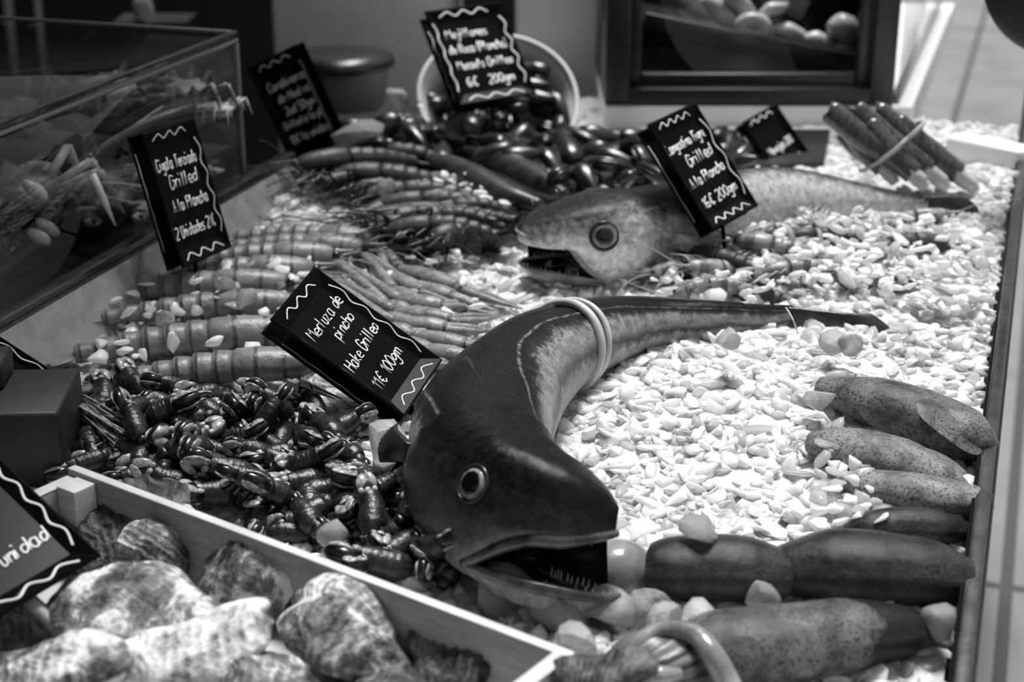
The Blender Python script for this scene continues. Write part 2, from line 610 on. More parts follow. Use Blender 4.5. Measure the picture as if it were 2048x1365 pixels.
def hake(name, label, spine, prof, mats, jaw, eye, lips=True, pector=None):
    """spine: points from snout to the root of the tail; prof: knots of (t, half height up, down, half width)"""
    path = Path(spine)
    L = path.L
    if 'roll' in jaw: path.roll = jaw['roll']
    tt, ku, kd, kw = [np.array(c) for c in zip(*prof)]
    sc = jaw['sc']
    NN = 64
    half = NN // 2
    ph0 = -math.asin(jaw['corner'])
    EW = math.cos(ph0) ** .45
    up_phi = np.linspace(ph0, math.pi - ph0, half + 1)
    lo_phi = np.linspace(math.pi - ph0, 2 * math.pi + ph0, half + 1)
    phi = np.r_[up_phi, lo_phi[1:-1]]
    cosp, sinp = np.cos(phi), np.sin(phi)
    delta = np.abs(((phi - math.pi / 2 + math.pi) % (2 * math.pi)) - math.pi) / math.pi
    hu = lambda s: float(interp(s / L, tt, ku))
    hd = lambda s: float(interp(s / L, tt, kd))
    hw = lambda s: float(interp(s / L, tt, kw))
    def X(s, l, u):
        T, lat, up = path.frame(s)
        return path.pos(s) + np.multiply.outer(np.asarray(l), lat) + np.multiply.outer(np.asarray(u), up)
    def ring(s):
        w = hw(s)
        sop = jaw['gill'] * L * (1 + .10 * np.cos((delta - .55) * 3.0))
        bulge = np.clip((s - (sop - .05)) / .045, 0, 1) * (s < sop) * .0045 * (delta > .12)
        q_ = np.clip((s - sc) / (jaw['gill'] * L - sc), 0, 1)
        l = (w + bulge) * np.sign(cosp) * np.abs(cosp) ** (.45 + .47 * q_ * q_ * (3 - 2 * q_))
        u = np.where(sinp > 0, hu(s), hd(s)) * np.sign(sinp) * np.abs(sinp) ** .95 + bulge * sinp * .6
        return X(s, l, u), np.stack([np.full(NN, s / L), delta, np.zeros(NN)], 1)
    root = empty(name, path.pos(L * .3) * [1, 1, 0], label, 'fish')
    mb = MB()
    ss = np.r_[np.linspace(sc, jaw['gill'] * L * 1.15, 60), np.linspace(jaw['gill'] * L * 1.15, L, 110)[1:]]
    R, A = zip(*[ring(s) for s in ss])
    V0 = np.concatenate(R)
    nb = len(V0)
    faces = grid_faces(len(ss), NN, True)
    faces.append(tuple((len(ss) - 1) * NN + j for j in range(NN)))
    verts = [V0]; attrs = [np.concatenate(A)]
    fm = [0] * len(faces)
    cnt = nb
    K = 26
    # upper jaw
    wc, huc, hdc = hw(sc), hu(sc), hd(sc)
    zc = -hdc * jaw['corner']
    aa = 1 - np.linspace(0, 1, K + 1) ** .85
    def upper(a):
        s = sc * a
        w = wc * (jaw['tipw'] + (1 - jaw['tipw']) * a ** .8) * math.sqrt(max(.02, 1 - (1 - a) ** 7))
        ze = float(interp(a, [0, .15, .35, .6, .8, 1], [jaw['lip0'], jaw['lip0'] * .8 + jaw['lipm'] * .2, jaw['lipm'] * .6 + jaw['lip0'] * .4, jaw['lipm'], zc * .55, zc]))
        zt = float(interp(a, [0, .12, .3, .55, 1], jaw['topk'] + [huc]))
        return s, w, ze, zt
    def lower(a):
        s = sc * a - jaw['under'] * (1 - a)
        w = wc * (jaw['tipw'] * .85 + (1 - jaw['tipw'] * .85) * a ** .75) * math.sqrt(max(.02, 1 - (1 - a) ** 7))
        zl = float(interp(a, [0, .5, 1], [jaw['low0'], (jaw['low0'] + zc) / 2 - jaw['sag'], zc]))
        zb = float(interp(a, [0, .2, .6, 1], [jaw['low0'] - .010, jaw['low0'] - .020, jaw['lowb'], -hdc]))
        return s, w, zl, zb
    qs = np.linspace(0, 1, half + 1)[1:-1]
    def inner_u(a):
        s, w, ze, zt = upper(a)
        el = w * EW
        return X(s, el * np.cos(np.pi * qs), ze + .6 * (zt - ze) * np.sin(np.pi * qs) ** .8)
    def inner_l(a):
        s, w, zl, zb = lower(a)
        el = w * EW
        return X(s, -el * np.cos(np.pi * qs), zl + .5 * (zb - zl) * np.sin(np.pi * qs) ** .8)
    def outer_u(a):
        s, w, ze, zt = upper(a)
        sp, cp = np.sin(up_phi), np.cos(up_phi)
        u = np.where(sp > 0, zt * sp, ze * sp / math.sin(ph0))
        return X(s, w * np.sign(cp) * np.abs(cp) ** .45, u)
    def outer_l(a):
        s, w, zl, zb = lower(a)
        sp, cp = np.sin(lo_phi), np.cos(lo_phi)
        u = zl + (zb - zl) * (sp - math.sin(ph0)) / (-1 - math.sin(ph0))
        return X(s, w * np.sign(cp) * np.abs(cp) ** .45, u)
    dU = np.abs(up_phi - math.pi / 2) / math.pi
    dL = np.abs(((lo_phi - math.pi / 2 + math.pi) % (2 * math.pi)) - math.pi) / math.pi
    def add(v, a):
        nonlocal cnt
        verts.append(v); attrs.append(a); cnt += len(v)
        return list(range(cnt - len(v), cnt))
    ringU = list(range(half + 1)); ringL = [half + i for i in range(half)] + [0]
    inU = add(inner_u(1), np.tile([sc / L, .9, 1], (len(qs), 1)))
    inL = add(inner_l(1), np.tile([sc / L, .9, 1], (len(qs), 1)))
    throat = [0] + inU + [half] + inL
    prevU, prevL, prevIU, prevIL = ringU, ringL, inU, inL
    def band(a, b, m, flip=False):
        for i in range(len(a) - 1):
            q = (a[i], a[i + 1], b[i + 1], b[i])
            faces.append(q[::-1] if flip else q); fm.append(m)
    for a in aa[1:]:
        a = float(a)
        s = sc * a
        nu_ = add(outer_u(a), np.stack([np.full(half + 1, s / L), dU, np.zeros(half + 1)], 1))
        ni = add(inner_u(a), np.tile([s / L, .9, 1], (len(qs), 1)))
        band(nu_, prevU, 0); 
        band([nu_[0]] + ni + [nu_[-1]], [prevU[0]] + prevIU + [prevU[-1]], 1, True)
        prevU, prevIU = nu_, ni
        nl = add(outer_l(a), np.stack([np.full(half + 1, s / L), dL, np.zeros(half + 1)], 1))
        nil = add(inner_l(a), np.tile([s / L, .9, 1], (len(qs), 1)))
        band(nl, prevL, 0)
        band([nl[0]] + nil + [nl[-1]], [prevL[0]] + prevIL + [prevL[-1]], 1, True)
        prevL, prevIL = nl, nil
    for a_, b_ in ((prevU, prevIU), (prevL, prevIL)):
        faces.append(tuple(a_ + b_[::-1])); fm.append(0)
    # throat
    allv = np.concatenate(verts)
    tv = allv[throat]
    cen = tv.mean(0)
    T, _, _ = path.frame(sc)
    prev = throat
    for k in range(1, 6):
        sc_ = 1 - .13 * k
        nv = add(cen + (tv - cen) * sc_ + T * .012 * k, np.tile([.2, .9, 1], (len(tv), 1)))
        for i in range(NN):
            j = (i + 1) % NN
            faces.append((prev[i], prev[j], nv[j], nv[i])); fm.append(1)
        prev = nv
    faces.append(tuple(prev)); fm.append(1)
    allv = np.concatenate(verts)
    # small organic irregularity
    allv += .0011 * vnoise(allv, 70, 5)[:, None] * np.array([1, 1, 1])
    mb.add(allv, faces, 0, np.concatenate(attrs)); mb.m = fm
    body = mb.build('body', [mats['skin'], M['mouth']], root, attr=True)
    # lips
    if lips:
        edge = lambda fn, sgn, a: X(fn(a)[0], sgn * fn(a)[1] * EW * 1.02, fn(a)[2])
        la = np.linspace(1, 0.0, 16)
        for nm, fn, rr in (('upper_lip', upper, jaw['lipr']), ('lower_lip', lower, jaw['lipr'] * .8)):
            pts = [edge(fn, 1, a) for a in la] + [edge(fn, -1, a) for a in la[::-1]]
            m2 = MB()
            n_ = len(pts)
            r = rr * (0.45 + .75 * np.sin(np.linspace(0, math.pi, n_) * 2) ** 2 * .6 + .35)
            half_ = np.linspace(0, 1, n_)
            near = half_ if jaw['far'] > 0 else 1 - half_
            r = r * (.30 + .70 * np.clip((near - .38) / .2, 0, 1))
            tube(m2, pts, r, 10, steps=120, flat=1.0)
            tag(m2.build(nm, mats['lip'], root), 'paler %s jaw edge' % nm.split('_')[0])
            # skin closing the far corner of the mouth
        sd = jaw['far']
        rows = []
        for a in np.linspace(1, .10, 14):
            pu, pl = edge(upper, sd, a), edge(lower, sd, a)
            rows.append([pu + (pl - pu) * t + (X(fn_s(upper, a), 0, 0) - pu) * .10 * math.sin(math.pi * t) for t in np.linspace(0, 1, 8)])
        m2 = MB(); m2.add(np.array(rows).reshape(-1, 3), grid_faces(14, 8)); tag(m2.build('cheek_skin', M['mouth'], root), 'dark skin at the far corner of the gape')
        # teeth, each a small curved spike
        rt = np.random.default_rng(3)
        for fn, sg in ((upper, -1), (lower, 1)):
            for side in (1, -1):
                for a in np.linspace(.72, .06, 13):
                    a = float(np.clip(a + rt.uniform(-.015, .015), .05, .9))
                    s, w, ze, zz = fn(a)
                    base = X(s, side * w * EW * .93, ze)
                    _, lat, up = path.frame(s)
                    h = jaw['tooth'] * rt.uniform(.55, 1.15)
                    m2 = MB()
                    tube(m2, [base - up * sg * .002, base + up * sg * h * .5, base + up * sg * h - lat * side * h * .25], [jaw['tooth'] * .16, jaw['tooth'] * .11, .0001], 6, steps=6)
                    m2.build('tooth', M['tooth'], root)
    # eyes on both sides
    for side in (1, -1):
        s = eye['s']; w = hw(s); ph = eye['phi']
        u0 = hu(s) * math.sin(ph); l0 = w * math.cos(ph)
        c = X(s, side * l0, u0)
        T, lat, up = path.frame(s)
        n = side * lat * math.cos(ph) + up * math.sin(ph) * .75; n /= np.linalg.norm(n)
        n = n - T * .10; n /= np.linalg.norm(n)
        a1 = np.cross(up, n); a1 /= np.linalg.norm(a1); a2 = np.cross(n, a1)
        r = eye['r']
        def dome(rad, hgt, off, inner=0.0, nseg=32, nr=8):
            vs = []
            for i in range(nr + 1):
                q = inner + (1 - inner) * i / nr
                for j in range(nseg):
                    t = 2 * math.pi * j / nseg
                    vs.append(c + n * (off + hgt * math.sqrt(max(0, 1 - q * q))) + rad * q * (math.cos(t) * a1 + math.sin(t) * a2))
            return vs, grid_faces(nr + 1, nseg, True) + [tuple(range(nseg))[::-1]]
        e = MB(); e.add(*dome(r, r * .36, .0)); eo = e.build('eye', M['eye_ring'], root)
        e = MB(); e.add(*dome(r * .72, r * .16, r * .27)); e.build('pupil', M['eye_black'], eo)
        e = MB()
        tube(e, [c + n * .001 + r * 1.1 * (math.cos(t) * a1 + math.sin(t) * a2) for t in np.linspace(0, 2 * math.pi, 33)], r * .12, 8, steps=96)
        e.build('eyelid', M['socket'], root)
    # fins
    def fan(nm, basept, d, wd, nrm, length, w0, w1, mat, ridges=9):
        vs = []; nr, nc = 16, 2 * ridges + 1
        for sgn in (1, -1):
            for i in range(nr):
                q = i / (nr - 1)
                for j in range(nc):
                    p = j / (nc - 1) * 2 - 1
                    wdt = w0 + (w1 - w0) * q
                    ln = length * q * (1 - .22 * p * p * q)
                    th_ = .0024 * (1 - q) + .0006 + (.0007 if j % 2 else 0)
                    vs.append(basept + d * ln + wd * p * wdt + nrm * (sgn * th_ + .012 * math.sin(q * 2.2 + p) * q))
        f = grid_faces(nr, nc)
        n1 = nr * nc
        f2 = [tuple(n1 + i for i in q[::-1]) for q in f]
        rim = [i for i in range(nc)] + [k * nc + nc - 1 for k in range(1, nr)] + [(nr - 1) * nc + j for j in range(nc - 2, -1, -1)] + [k * nc for k in range(nr - 2, 0, -1)]
        f3 = [(rim[i], n1 + rim[i], n1 + rim[(i + 1) % len(rim)], rim[(i + 1) % len(rim)]) for i in range(len(rim))]
        m2 = MB(); m2.add(vs, f + f2 + f3)
        return m2.build(nm, mat, root)
    for side in (1, -1):
        s = jaw['gill'] * L * 1.18
        T, lat, up = path.frame(s)
        b = X(s, side * hw(s) * 1.0, hu(s) * .05)
        fan('pectoral_fin', b, (T * .95 + side * lat * .12 - up * .25), up * .9 + T * .2, side * lat, .075 if 'fin' not in mats else .05, .009, .020 if 'fin' not in mats else .012, M[mats.get('fin', 'fin_dark')])
    # folded dorsal fin: a low ridge along the back
    for s0, s1, hh in ((.30, .38, .007), (.42, .93, .009)):
        pts = [X(L * t, 0, hu(L * t) * .985) for t in np.linspace(s0, s1, 14)]
        m2 = MB()
        tube(m2, pts, hh * .55 * np.sin(np.linspace(.12, math.pi - .12, 14)), 8, steps=60, flat=.9)
        m2.build('dorsal_fin', M['fin_dark'], root)
    T, lat, up = path.frame(L)
    tf = jaw['tail']
    fan('tail_fin', path.pos(L) - T * .012, np.asarray(tf['d']), np.asarray(tf['w']), np.asarray(tf['n']), tf['len'], hu(L) * 1.0, tf['w1'], M['fin_dark'])
    # belly fins tucked under the throat are hidden by ice in the photograph
    return root, path, hw, hu, X, body

M['hake_dark'] = fish_mat('hake_skin_dark', [(0, .006), (.28, .008), (.30, .012), (.34, .03), (.40, .34), (.50, .42), (.57, .05), (.65, .42), (1, .55)],
                          [(0, .005), (.35, .009), (.50, .028), (.66, .08), (.82, .22), (1, .3)])
M['hake_lip'] = simple('hake_lip', .03, .12, .25, 60, .2, coat=.3)
M['hake_silver'] = fish_mat('hake_skin_silver', [(0, .02), (.22, .03), (.32, .18), (.44, .62), (.7, .75), (1, .8)],
                            [(0, .02), (.16, .05), (.28, .34), (.42, .72), (.7, .8), (1, .8)])
M['hake_lip_pale'] = simple('hake_lip_pale', .15, .42, .25, 60, .2, coat=.3)

d_t = (P(1775, 668, .022) - P(1580, 634, .036)); d_t /= np.linalg.norm(d_t)
HAKE1, H1PATH, H1W, H1H, H1X, _ = hake(
    'hake', 'large dark hake curled on the ice, gaping toward the front, white band round its tail',
    [P(1228, 1078, .068), P(1160, 1064, .070), P(1085, 1042, .072), P(1015, 1008, .072), P(965, 955, .070), P(958, 885, .067), P(995, 800, .061), P(1075, 722, .055),
     P(1180, 674, .049), P(1290, 648, .043), P(1430, 638, .042), P(1580, 634, .036)],
    [(0, .012, .03, .024), (.06, .047, .052, .044), (.115, .056, .060, .050), (.18, .061, .066, .057), (.27, .062, .062, .060), (.40, .056, .058, .062), (.55, .048, .050, .054), (.70, .036, .038, .038),
     (.85, .022, .024, .019), (1.0, .013, .014, .008)],
    dict(skin=M['hake_dark'], lip=M['hake_lip']),
    dict(far=-1, sc=.086, corner=.79, gill=.19, tipw=.50, lip0=.004, lipm=-.010, topk=[.024, .036, .044, .051], under=.010, low0=-.043, lowb=-.066, sag=-.001, lipr=.0055, tooth=.006,
         roll=([0, .14, .27, .40, .60, .85, 1], [20, 19, 2, -26, -26, -8, 0]),
         tail=dict(d=d_t, w=np.array([.1, .25, .9]), n=np.array([-.2, -.95, .2]), len=.125, w1=.022)),
    dict(s=.090, phi=.30, r=.0132))

d_t = (P(1945, 418, .03) - P(1830, 408, .04)); d_t /= np.linalg.norm(d_t)
HAKE2, H2PATH, H2W, H2H, H2X, _ = hake(
    'hake', 'silvery hake behind, head turned left with open jaws, middle hidden by a tilted price sign',
    [P(1036, 478, .060), P(1120, 474, .063), P(1220, 466, .064), P(1320, 448, .062), P(1430, 420, .060), P(1560, 396, .060), P(1690, 396, .052), P(1790, 406, .042), P(1850, 412, .035)],
    [(0, .012, .03, .024), (.06, .036, .047, .042), (.10, .044, .053, .050), (.18, .050, .058, .056), (.27, .050, .060, .058), (.40, .046, .058, .058), (.55, .042, .056, .050), (.70, .036, .046, .036),
     (.85, .020, .026, .019), (1.0, .012, .013, .008)],
    dict(skin=M['hake_silver'], lip=M['hake_lip_pale'], fin='fin_pale'),
    dict(far=1, sc=.094, corner=.76, gill=.20, tipw=.50, lip0=.012, lipm=.005, topk=[.018, .026, .032, .039], under=.000, low0=-.030, lowb=-.056, sag=.000, lipr=.0045, tooth=.007,
         roll=([0, .16, .30, .45, .85, 1], [4, 3, -8, -34, -30, 0]),
         tail=dict(d=d_t, w=np.array([.0, .3, .9]), n=np.array([0, -.9, .3]), len=.085, w1=.018)),
    dict(s=.090, phi=.36, r=.0150))
# ------------------------------------------------------------------ setting
M['steel'] = simple('brushed_steel', .10, .18, .25, 40, .08, stretch=(1, 1, 30), metallic=.9)
M['steel_dark'] = simple('dark_steel', .05, .12, .3, 30, .1, metallic=.8)
M['steel_side'] = simple('dull_steel', .28, .42, .4, 30, .1, metallic=.2)
M['marble'] = simple('white_slab', .85, .92, .35, 9, .05)
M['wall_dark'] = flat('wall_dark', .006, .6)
M['panel'] = simple('grey_panel', .72, .82, .5, 5, .02)
M['post'] = flat('pale_post', .32, .5)
M['frame_dark'] = simple('dark_wood_frame', .012, .026, .35, 30, .15, stretch=(1, 1, 8))
M['frame_edge'] = flat('worn_frame_edge', .10, .35)
M['glass'] = glass_mat('clear_glass')
M['glass_edge'] = flat('glass_edge', .16, .12)
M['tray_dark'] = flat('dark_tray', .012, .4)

def floor_mat():
    k = NT('stone_tiles')
    tcn = k.n('ShaderNodeTexCoord')
    sp = k.n('ShaderNodeSeparateXYZ'); k.l(tcn.outputs['Object'], sp.inputs[0])
    def lines(sock, period, off, w):
        a = k.math('ADD', sock, off)
        a = k.math('PINGPONG', a, period / 2)
        return k.math('LESS_THAN', a, w)
    l1 = lines(sp.outputs[0], FLOOR_W, 0.0, .012)
    l2 = lines(sp.outputs[1], FLOOR_L, 0.0, .012)
    ln = k.math('MAXIMUM', l1, l2)
    c = k.coords(rnd=False)
    f = k.noise(c, 2.2, 5, .6, .6)
    k.set(Base_Color=k.mix(ln, k.ramp(f, [(.3, .16), (.7, .25)]), .05), Roughness=.4)
    return k.m

FZ = -.85
fa, fb = P(1998, 1365, FZ), P(1925, 180, FZ)
FLOOR_W = abs(((fb - fa) @ V))
fc, fd = P(1990, 1172, FZ), P(1960, 57, FZ)
FLOOR_L = abs((fd - fc) @ U)
M['floor'] = floor_mat()
mb = MB()
vs = [a * V + b * U for a, b in ((-3, -4), (9, -4), (9, 14), (-3, 14))]
org = (fa @ V) * V + (fc @ U) * U + np.array([0, 0, FZ])
me = bpy.data.meshes.new('floor')
me.from_pydata([(-6, -6, 0), (6, -6, 0), (6, 18, 0), (-6, 18, 0)], [], [(0, 1, 2, 3)])
me.materials.append(M['floor'])
fl = bpy.data.objects.new('floor', me); COL.objects.link(fl)
fl.location = tuple(org); fl.rotation_euler = (0, 0, math.atan2(V[1], V[0]))
tag(fl, kind='structure')

# back wall, dark, with lighter panels standing before it
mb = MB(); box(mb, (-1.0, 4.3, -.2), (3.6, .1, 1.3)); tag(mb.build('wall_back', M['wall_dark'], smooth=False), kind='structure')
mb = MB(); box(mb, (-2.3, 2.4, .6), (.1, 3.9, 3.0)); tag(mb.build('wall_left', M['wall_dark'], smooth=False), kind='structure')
def panel(i, x0, x1, yy, z0, z1, mat, bev=.01, d=.05):
    a, b = PD(x0, 120, yy), PD(x1, 120, yy)
    m_ = MB(); box(m_, ((a[0] + b[0]) / 2, yy + d / 2, (z0 + z1) / 2), (b[0] - a[0], d, z1 - z0), mat=0, bevel=bev)
    return tag(m_.build('trim_%d' % i, mat), kind='structure')
panel(1, 548, 920, 3.30, -.25, .34, M['panel'])
panel(2, 1030, 1207, 3.10, -.25, .34, M['panel'])
panel(3, 916, 926, 3.28, -.25, .34, M['post'], .003, .03)
panel(4, 1196, 1208, 3.02, -.05, .34, M['post'], .004, .06)
panel(5, 18, 32, 4.1, -.2, .36, M['post'], .003, .03)  # this bar and the next are added for post reflections in the case glass
panel(6, 78, 88, 4.1, -.2, .36, M['post'], .003, .03)

# added unseen roof, shaped to shade the left half, above the picture
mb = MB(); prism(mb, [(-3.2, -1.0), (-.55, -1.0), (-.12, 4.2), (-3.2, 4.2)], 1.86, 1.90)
tag(mb.build('shade_roof', M['wall_dark'], smooth=False), kind='structure')

# counter body under the ice (edge of the bed is held by steel)
mb = MB()
c0 = np.array([CASE_C[0], CASE_C[1], 0]) - U * 1.3 - V * .1
cw = abs(right_limit(np.array([c0[:2]]))[0])
poly = [c0, c0 + V * cw, c0 + V * cw + U * 2.25, c0 + U * 2.25]
prism(mb, poly, -.80, -.03)
tag(mb.build('market_counter', M['steel_dark'], smooth=False), 'long steel clad market counter carrying the bed of crushed ice', 'counter')

# chrome strip along the customer side
rail = empty('edge_rail', P(1940, 1000, .03), 'polished steel rail running along the right edge of the ice counter', 'rail')
def along(px, py, z, k): return P(px, py, z) + U * k
r0 = P(1903, 1365, .03)
def rail_bar(nm, off, w, z0, z1, mat, bevel, label=None):
    m_ = MB()
    a = r0 + V * off - U * .35; b = a + U * 2.6
    c = (a + b) / 2 + V * w / 2
    box(m_, (c[0], c[1], (z0 + z1) / 2), (w, 2.6, z1 - z0), np.array([[V[0], U[0], 0], [V[1], U[1], 0], [0, 0, 1]]), 0, bevel)
    return m_.build(nm, mat, rail)
rail_bar('steel_cap', 0, .014, -.029, .030, M['steel'], .003)
rail_bar('dark_gasket', -.0025, .0025, -.029, .028, M['black'], .0005)
rail_bar('bright_lip', .0143, .0020, -.029, .027, M['steel'], .001)

# white tray edge at the far right end of the ice
a, b = P(1885, 330, .0), P(2035, 362, .0)
mb = MB(); obox(mb, a, b, .05, -.02, .045, 1, bevel=.006)
tag(mb.build('tray_rim', M['marble']), 'thick white tray rim closing the ice at its far right corner', 'tray')

# white slab and the dark framed cabinet on it
SY = float(P(1500, 250, 0)[1])
sa, sb = P(1208, 250, 0), P(1821, 250, 0)
sb[1] = sa[1] = SY
mb = MB()
prism(mb, [sa, sb, sb + U * 1.1, sa + np.array([0, 1.05, 0])], -.03, .030)
tag(mb.build('stone_slab', M['marble'], smooth=False), 'white stone slab under the dark framed display cabinet', 'slab')
cab = empty('display_cabinet', ((sa[0] + sb[0]) / 2, SY + .02, .03), 'dark wooden display cabinet with glazed front standing on the white slab', 'cabinet')
CY = SY + .012
def xat(px): return float(PD(px, 150, CY)[0])
def zat(py): return float(PD(1500, py, CY)[2])
x0, x1 = xat(1211), xat(1791)
z0, z1 = .0305, .50
fw = xat(1258) - x0
mb = MB()
for (cx_, cz_, sx_, sz_) in (((x0 + fw / 2), (z0 + z1) / 2, fw, z1 - z0), ((x1 - fw / 2), (z0 + z1) / 2, fw, z1 - z0)):
    m_ = MB(); box(m_, (cx_, CY + .02, cz_), (sx_, .04, sz_), bevel=.002); m_.build('stile', M['frame_dark'], cab)
zb = zat(178)
m_ = MB(); box(m_, ((x0 + x1) / 2, CY + .02, (z0 + zb) / 2), (x1 - x0 - 2 * fw, .039, zb - z0), bevel=.002); m_.build('bottom_rail', M['frame_dark'], cab)
m_ = MB(); box(m_, ((x0 + x1) / 2, CY + .02, z1 - .03), (x1 - x0 - 2 * fw, .039, .06), bevel=.002); m_.build('top_rail', M['frame_dark'], cab)
# inner moulding stepped back
xi0, xi1, zi0, zi1 = x0 + fw, x1 - fw, zb, z1 - .06
mw = .022
for nm, c, sz in (('moulding', (xi0 + mw / 2, CY + .030, (zi0 + zi1) / 2), (mw, .02, zi1 - zi0)), ('moulding', (xi1 - mw / 2, CY + .030, (zi0 + zi1) / 2), (mw, .02, zi1 - zi0)),
                  ('moulding', ((xi0 + xi1) / 2, CY + .030, zi0 + mw / 2), (xi1 - xi0 - 2 * mw, .02, mw))):
    m_ = MB(); box(m_, c, sz, bevel=.004); m_.build(nm, M['frame_dark'], cab)
for c, sz in (((xi0 + .001, CY + .0185, (zi0 + zi1) / 2), (.002, .004, zi1 - zi0)), ((xi1 - .001, CY + .0185, (zi0 + zi1) / 2), (.002, .004, zi1 - zi0)),
              (((xi0 + xi1) / 2, CY + .0185, zi0 + .001), (xi1 - xi0 - .004, .004, .002))):
    m_ = MB(); box(m_, c, sz); m_.build('edge_bead', M['frame_edge'], cab)
m_ = MB(); box(m_, ((xi0 + xi1) / 2, CY + .034, (zi0 + zi1) / 2), (xi1 - xi0 - 2 * mw, .003, zi1 - zi0 - mw)); m_.build('glass_pane', M['glass'], cab)
# carcase: back, sides, floor
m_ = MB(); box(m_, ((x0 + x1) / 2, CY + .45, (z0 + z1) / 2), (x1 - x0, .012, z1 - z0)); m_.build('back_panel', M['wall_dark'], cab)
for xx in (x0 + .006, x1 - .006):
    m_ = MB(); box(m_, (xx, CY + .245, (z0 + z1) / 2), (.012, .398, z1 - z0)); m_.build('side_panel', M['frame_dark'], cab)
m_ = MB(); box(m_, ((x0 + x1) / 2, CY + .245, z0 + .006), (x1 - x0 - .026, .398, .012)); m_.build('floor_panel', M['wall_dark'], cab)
# sloping tray inside the cabinet
pa, pb = PD(1288, 40, CY + .12), PD(1722, 128, CY + .12)
ang = math.atan2(pb[2] - pa[2], pb[0] - pa[0])
Rt = np.array([[math.cos(ang), 0, -math.sin(ang)], [0, 1, 0], [math.sin(ang), 0, math.cos(ang)]])
ct = (pa + pb) / 2
tray = empty('sloping_tray', ct, 'dark tray of pale seafood sloping down to the right inside the cabinet', 'tray')
TL = float(np.linalg.norm(pb - pa)) + .0
m_ = MB(); box(m_, ct, (TL, .012, .028), Rt, bevel=.002); m_.build('front_lip', M['frame_dark'], tray)
m_ = MB(); box(m_, ct + np.array([0, .13, -.008]), (TL, .24, .01), Rt); m_.build('tray_base', M['tray_dark'], tray)

# glass screen running back along the right of the slab
scr = empty('glass_screen', sb + U * .4, 'narrow glass screen in a steel channel along the right side of the slab', 'screen')
for nm, off, w, zz0, zz1, mt in (('channel', -.030, .012, .030, .046, M['steel']), ('pane', -.026, .004, .046, .40, M['glass'])):
    m_ = MB()
    a = sb + V * off + U * .02; b = a + U * 1.0
    c = (a + b) / 2
    box(m_, (c[0], c[1], (zz0 + zz1) / 2), (w, 1.0, zz1 - zz0), np.array([[V[0], U[0], 0], [V[1], U[1], 0], [0, 0, 1]]), 0, .0008)
    m_.build(nm, mt, scr)

# dark round bag hanging into the top right corner
bc = PD(2130, -60, 2.2)
bv, bf = ico(4)
mb = MB(); mb.add(bv * np.array([.105, .07, .115]) * (1 + .03 * vnoise(bv, 3, 2)[:, None]) + bc, bf)
tube(mb, [bc + [0, 0, .06], bc + [.02, 0, .3], bc + [.03, 0, .7]], .012, 8)
tag(mb.build('shoulder_bag', M['wall_dark'], origin=bc), 'out of focus round black bag cut by the top right corner', 'bag')

# ------------------------------------------------------------------ glass case on the left, with its steel ledge
LZ = .07
CH = .185
case = empty('glass_case', CASE_C - U * .3 - V * .2, 'glass display case of dark crabs left of the ice, on a steel ledge', 'case')
RM = np.array([[V[0], U[0], 0], [V[1], U[1], 0], [0, 0, 1]])
CL, CWD = 1.05, .62
def cbox(nm, v0, v1, u0, u1, z0_, z1_, mat, bevel=0.0, parent=case):
    c = CASE_C + V * (v0 + v1) / 2 + U * (u0 + u1) / 2; c[2] = (z0_ + z1_) / 2
    m_ = MB(); box(m_, c, (abs(v1 - v0), abs(u1 - u0), z1_ - z0_), RM, 0, bevel)
    return m_.build(nm, mat, parent)
T_ = .005
cbox('front_pane', -T_, 0, -CL, 0, LZ, LZ + CH, M['glass'])
cbox('end_pane', -CWD, -T_ - .0005, -T_, 0, LZ, LZ + CH, M['glass'])
cbox('top_pane', -CWD, 0, -CL, 0, LZ + CH + .0005, LZ + CH + .0055, M['glass'])
cbox('edge_strip', -.0065, .0015, -CL, .002, LZ + CH - .005, LZ + CH + .0, M['glass_edge'], .001)
cbox('edge_strip', -.0065, .0015, -CL, .002, LZ + CH + .006, LZ + CH + .010, M['steel_dark'], .001)
cbox('edge_strip', -CWD, -.007, -.006, .002, LZ + CH + .006, LZ + CH + .010, M['glass_edge'], .001)
cbox('corner_strip', -.006, .002, -.006, .002, LZ + .004, LZ + CH - .006, M['glass_edge'], .001)
cbox('case_floor', -CWD, .0, -CL, 0, LZ - .03, LZ - .002, M['tray_dark'])
ledge = empty('steel_ledge', CASE_C - U * .4, 'steel ledge and sloping steel side between the glass case and the ice', 'ledge')
cbox('sill', .001, .020, -CL, .12, LZ - .03, LZ + .004, M['steel'], .002, ledge)
cbox('sill_lip', .0205, .026, -CL, .12, LZ - .03, LZ - .004, M['steel_dark'], .001, ledge)
m_ = MB()
a, b = CASE_C + V * .0262 - U * CL, CASE_C + V * .0262 + U * .12
q = [a * [1, 1, 0] + [0, 0, LZ - .006], b * [1, 1, 0] + [0, 0, LZ - .006], (b + V * .045) * [1, 1, 0] + [0, 0, -.03], (a + V * .045) * [1, 1, 0] + [0, 0, -.03]]
q2 = [p - V * .004 - [0, 0, .002] for p in q]
m_.add(q + q2, [(3, 2, 1, 0), (4, 5, 6, 7), (0, 1, 5, 4), (1, 2, 6, 5), (2, 3, 7, 6), (3, 0, 4, 7)])
m_.build('side_panel', M['steel_side'], ledge, smooth=False)

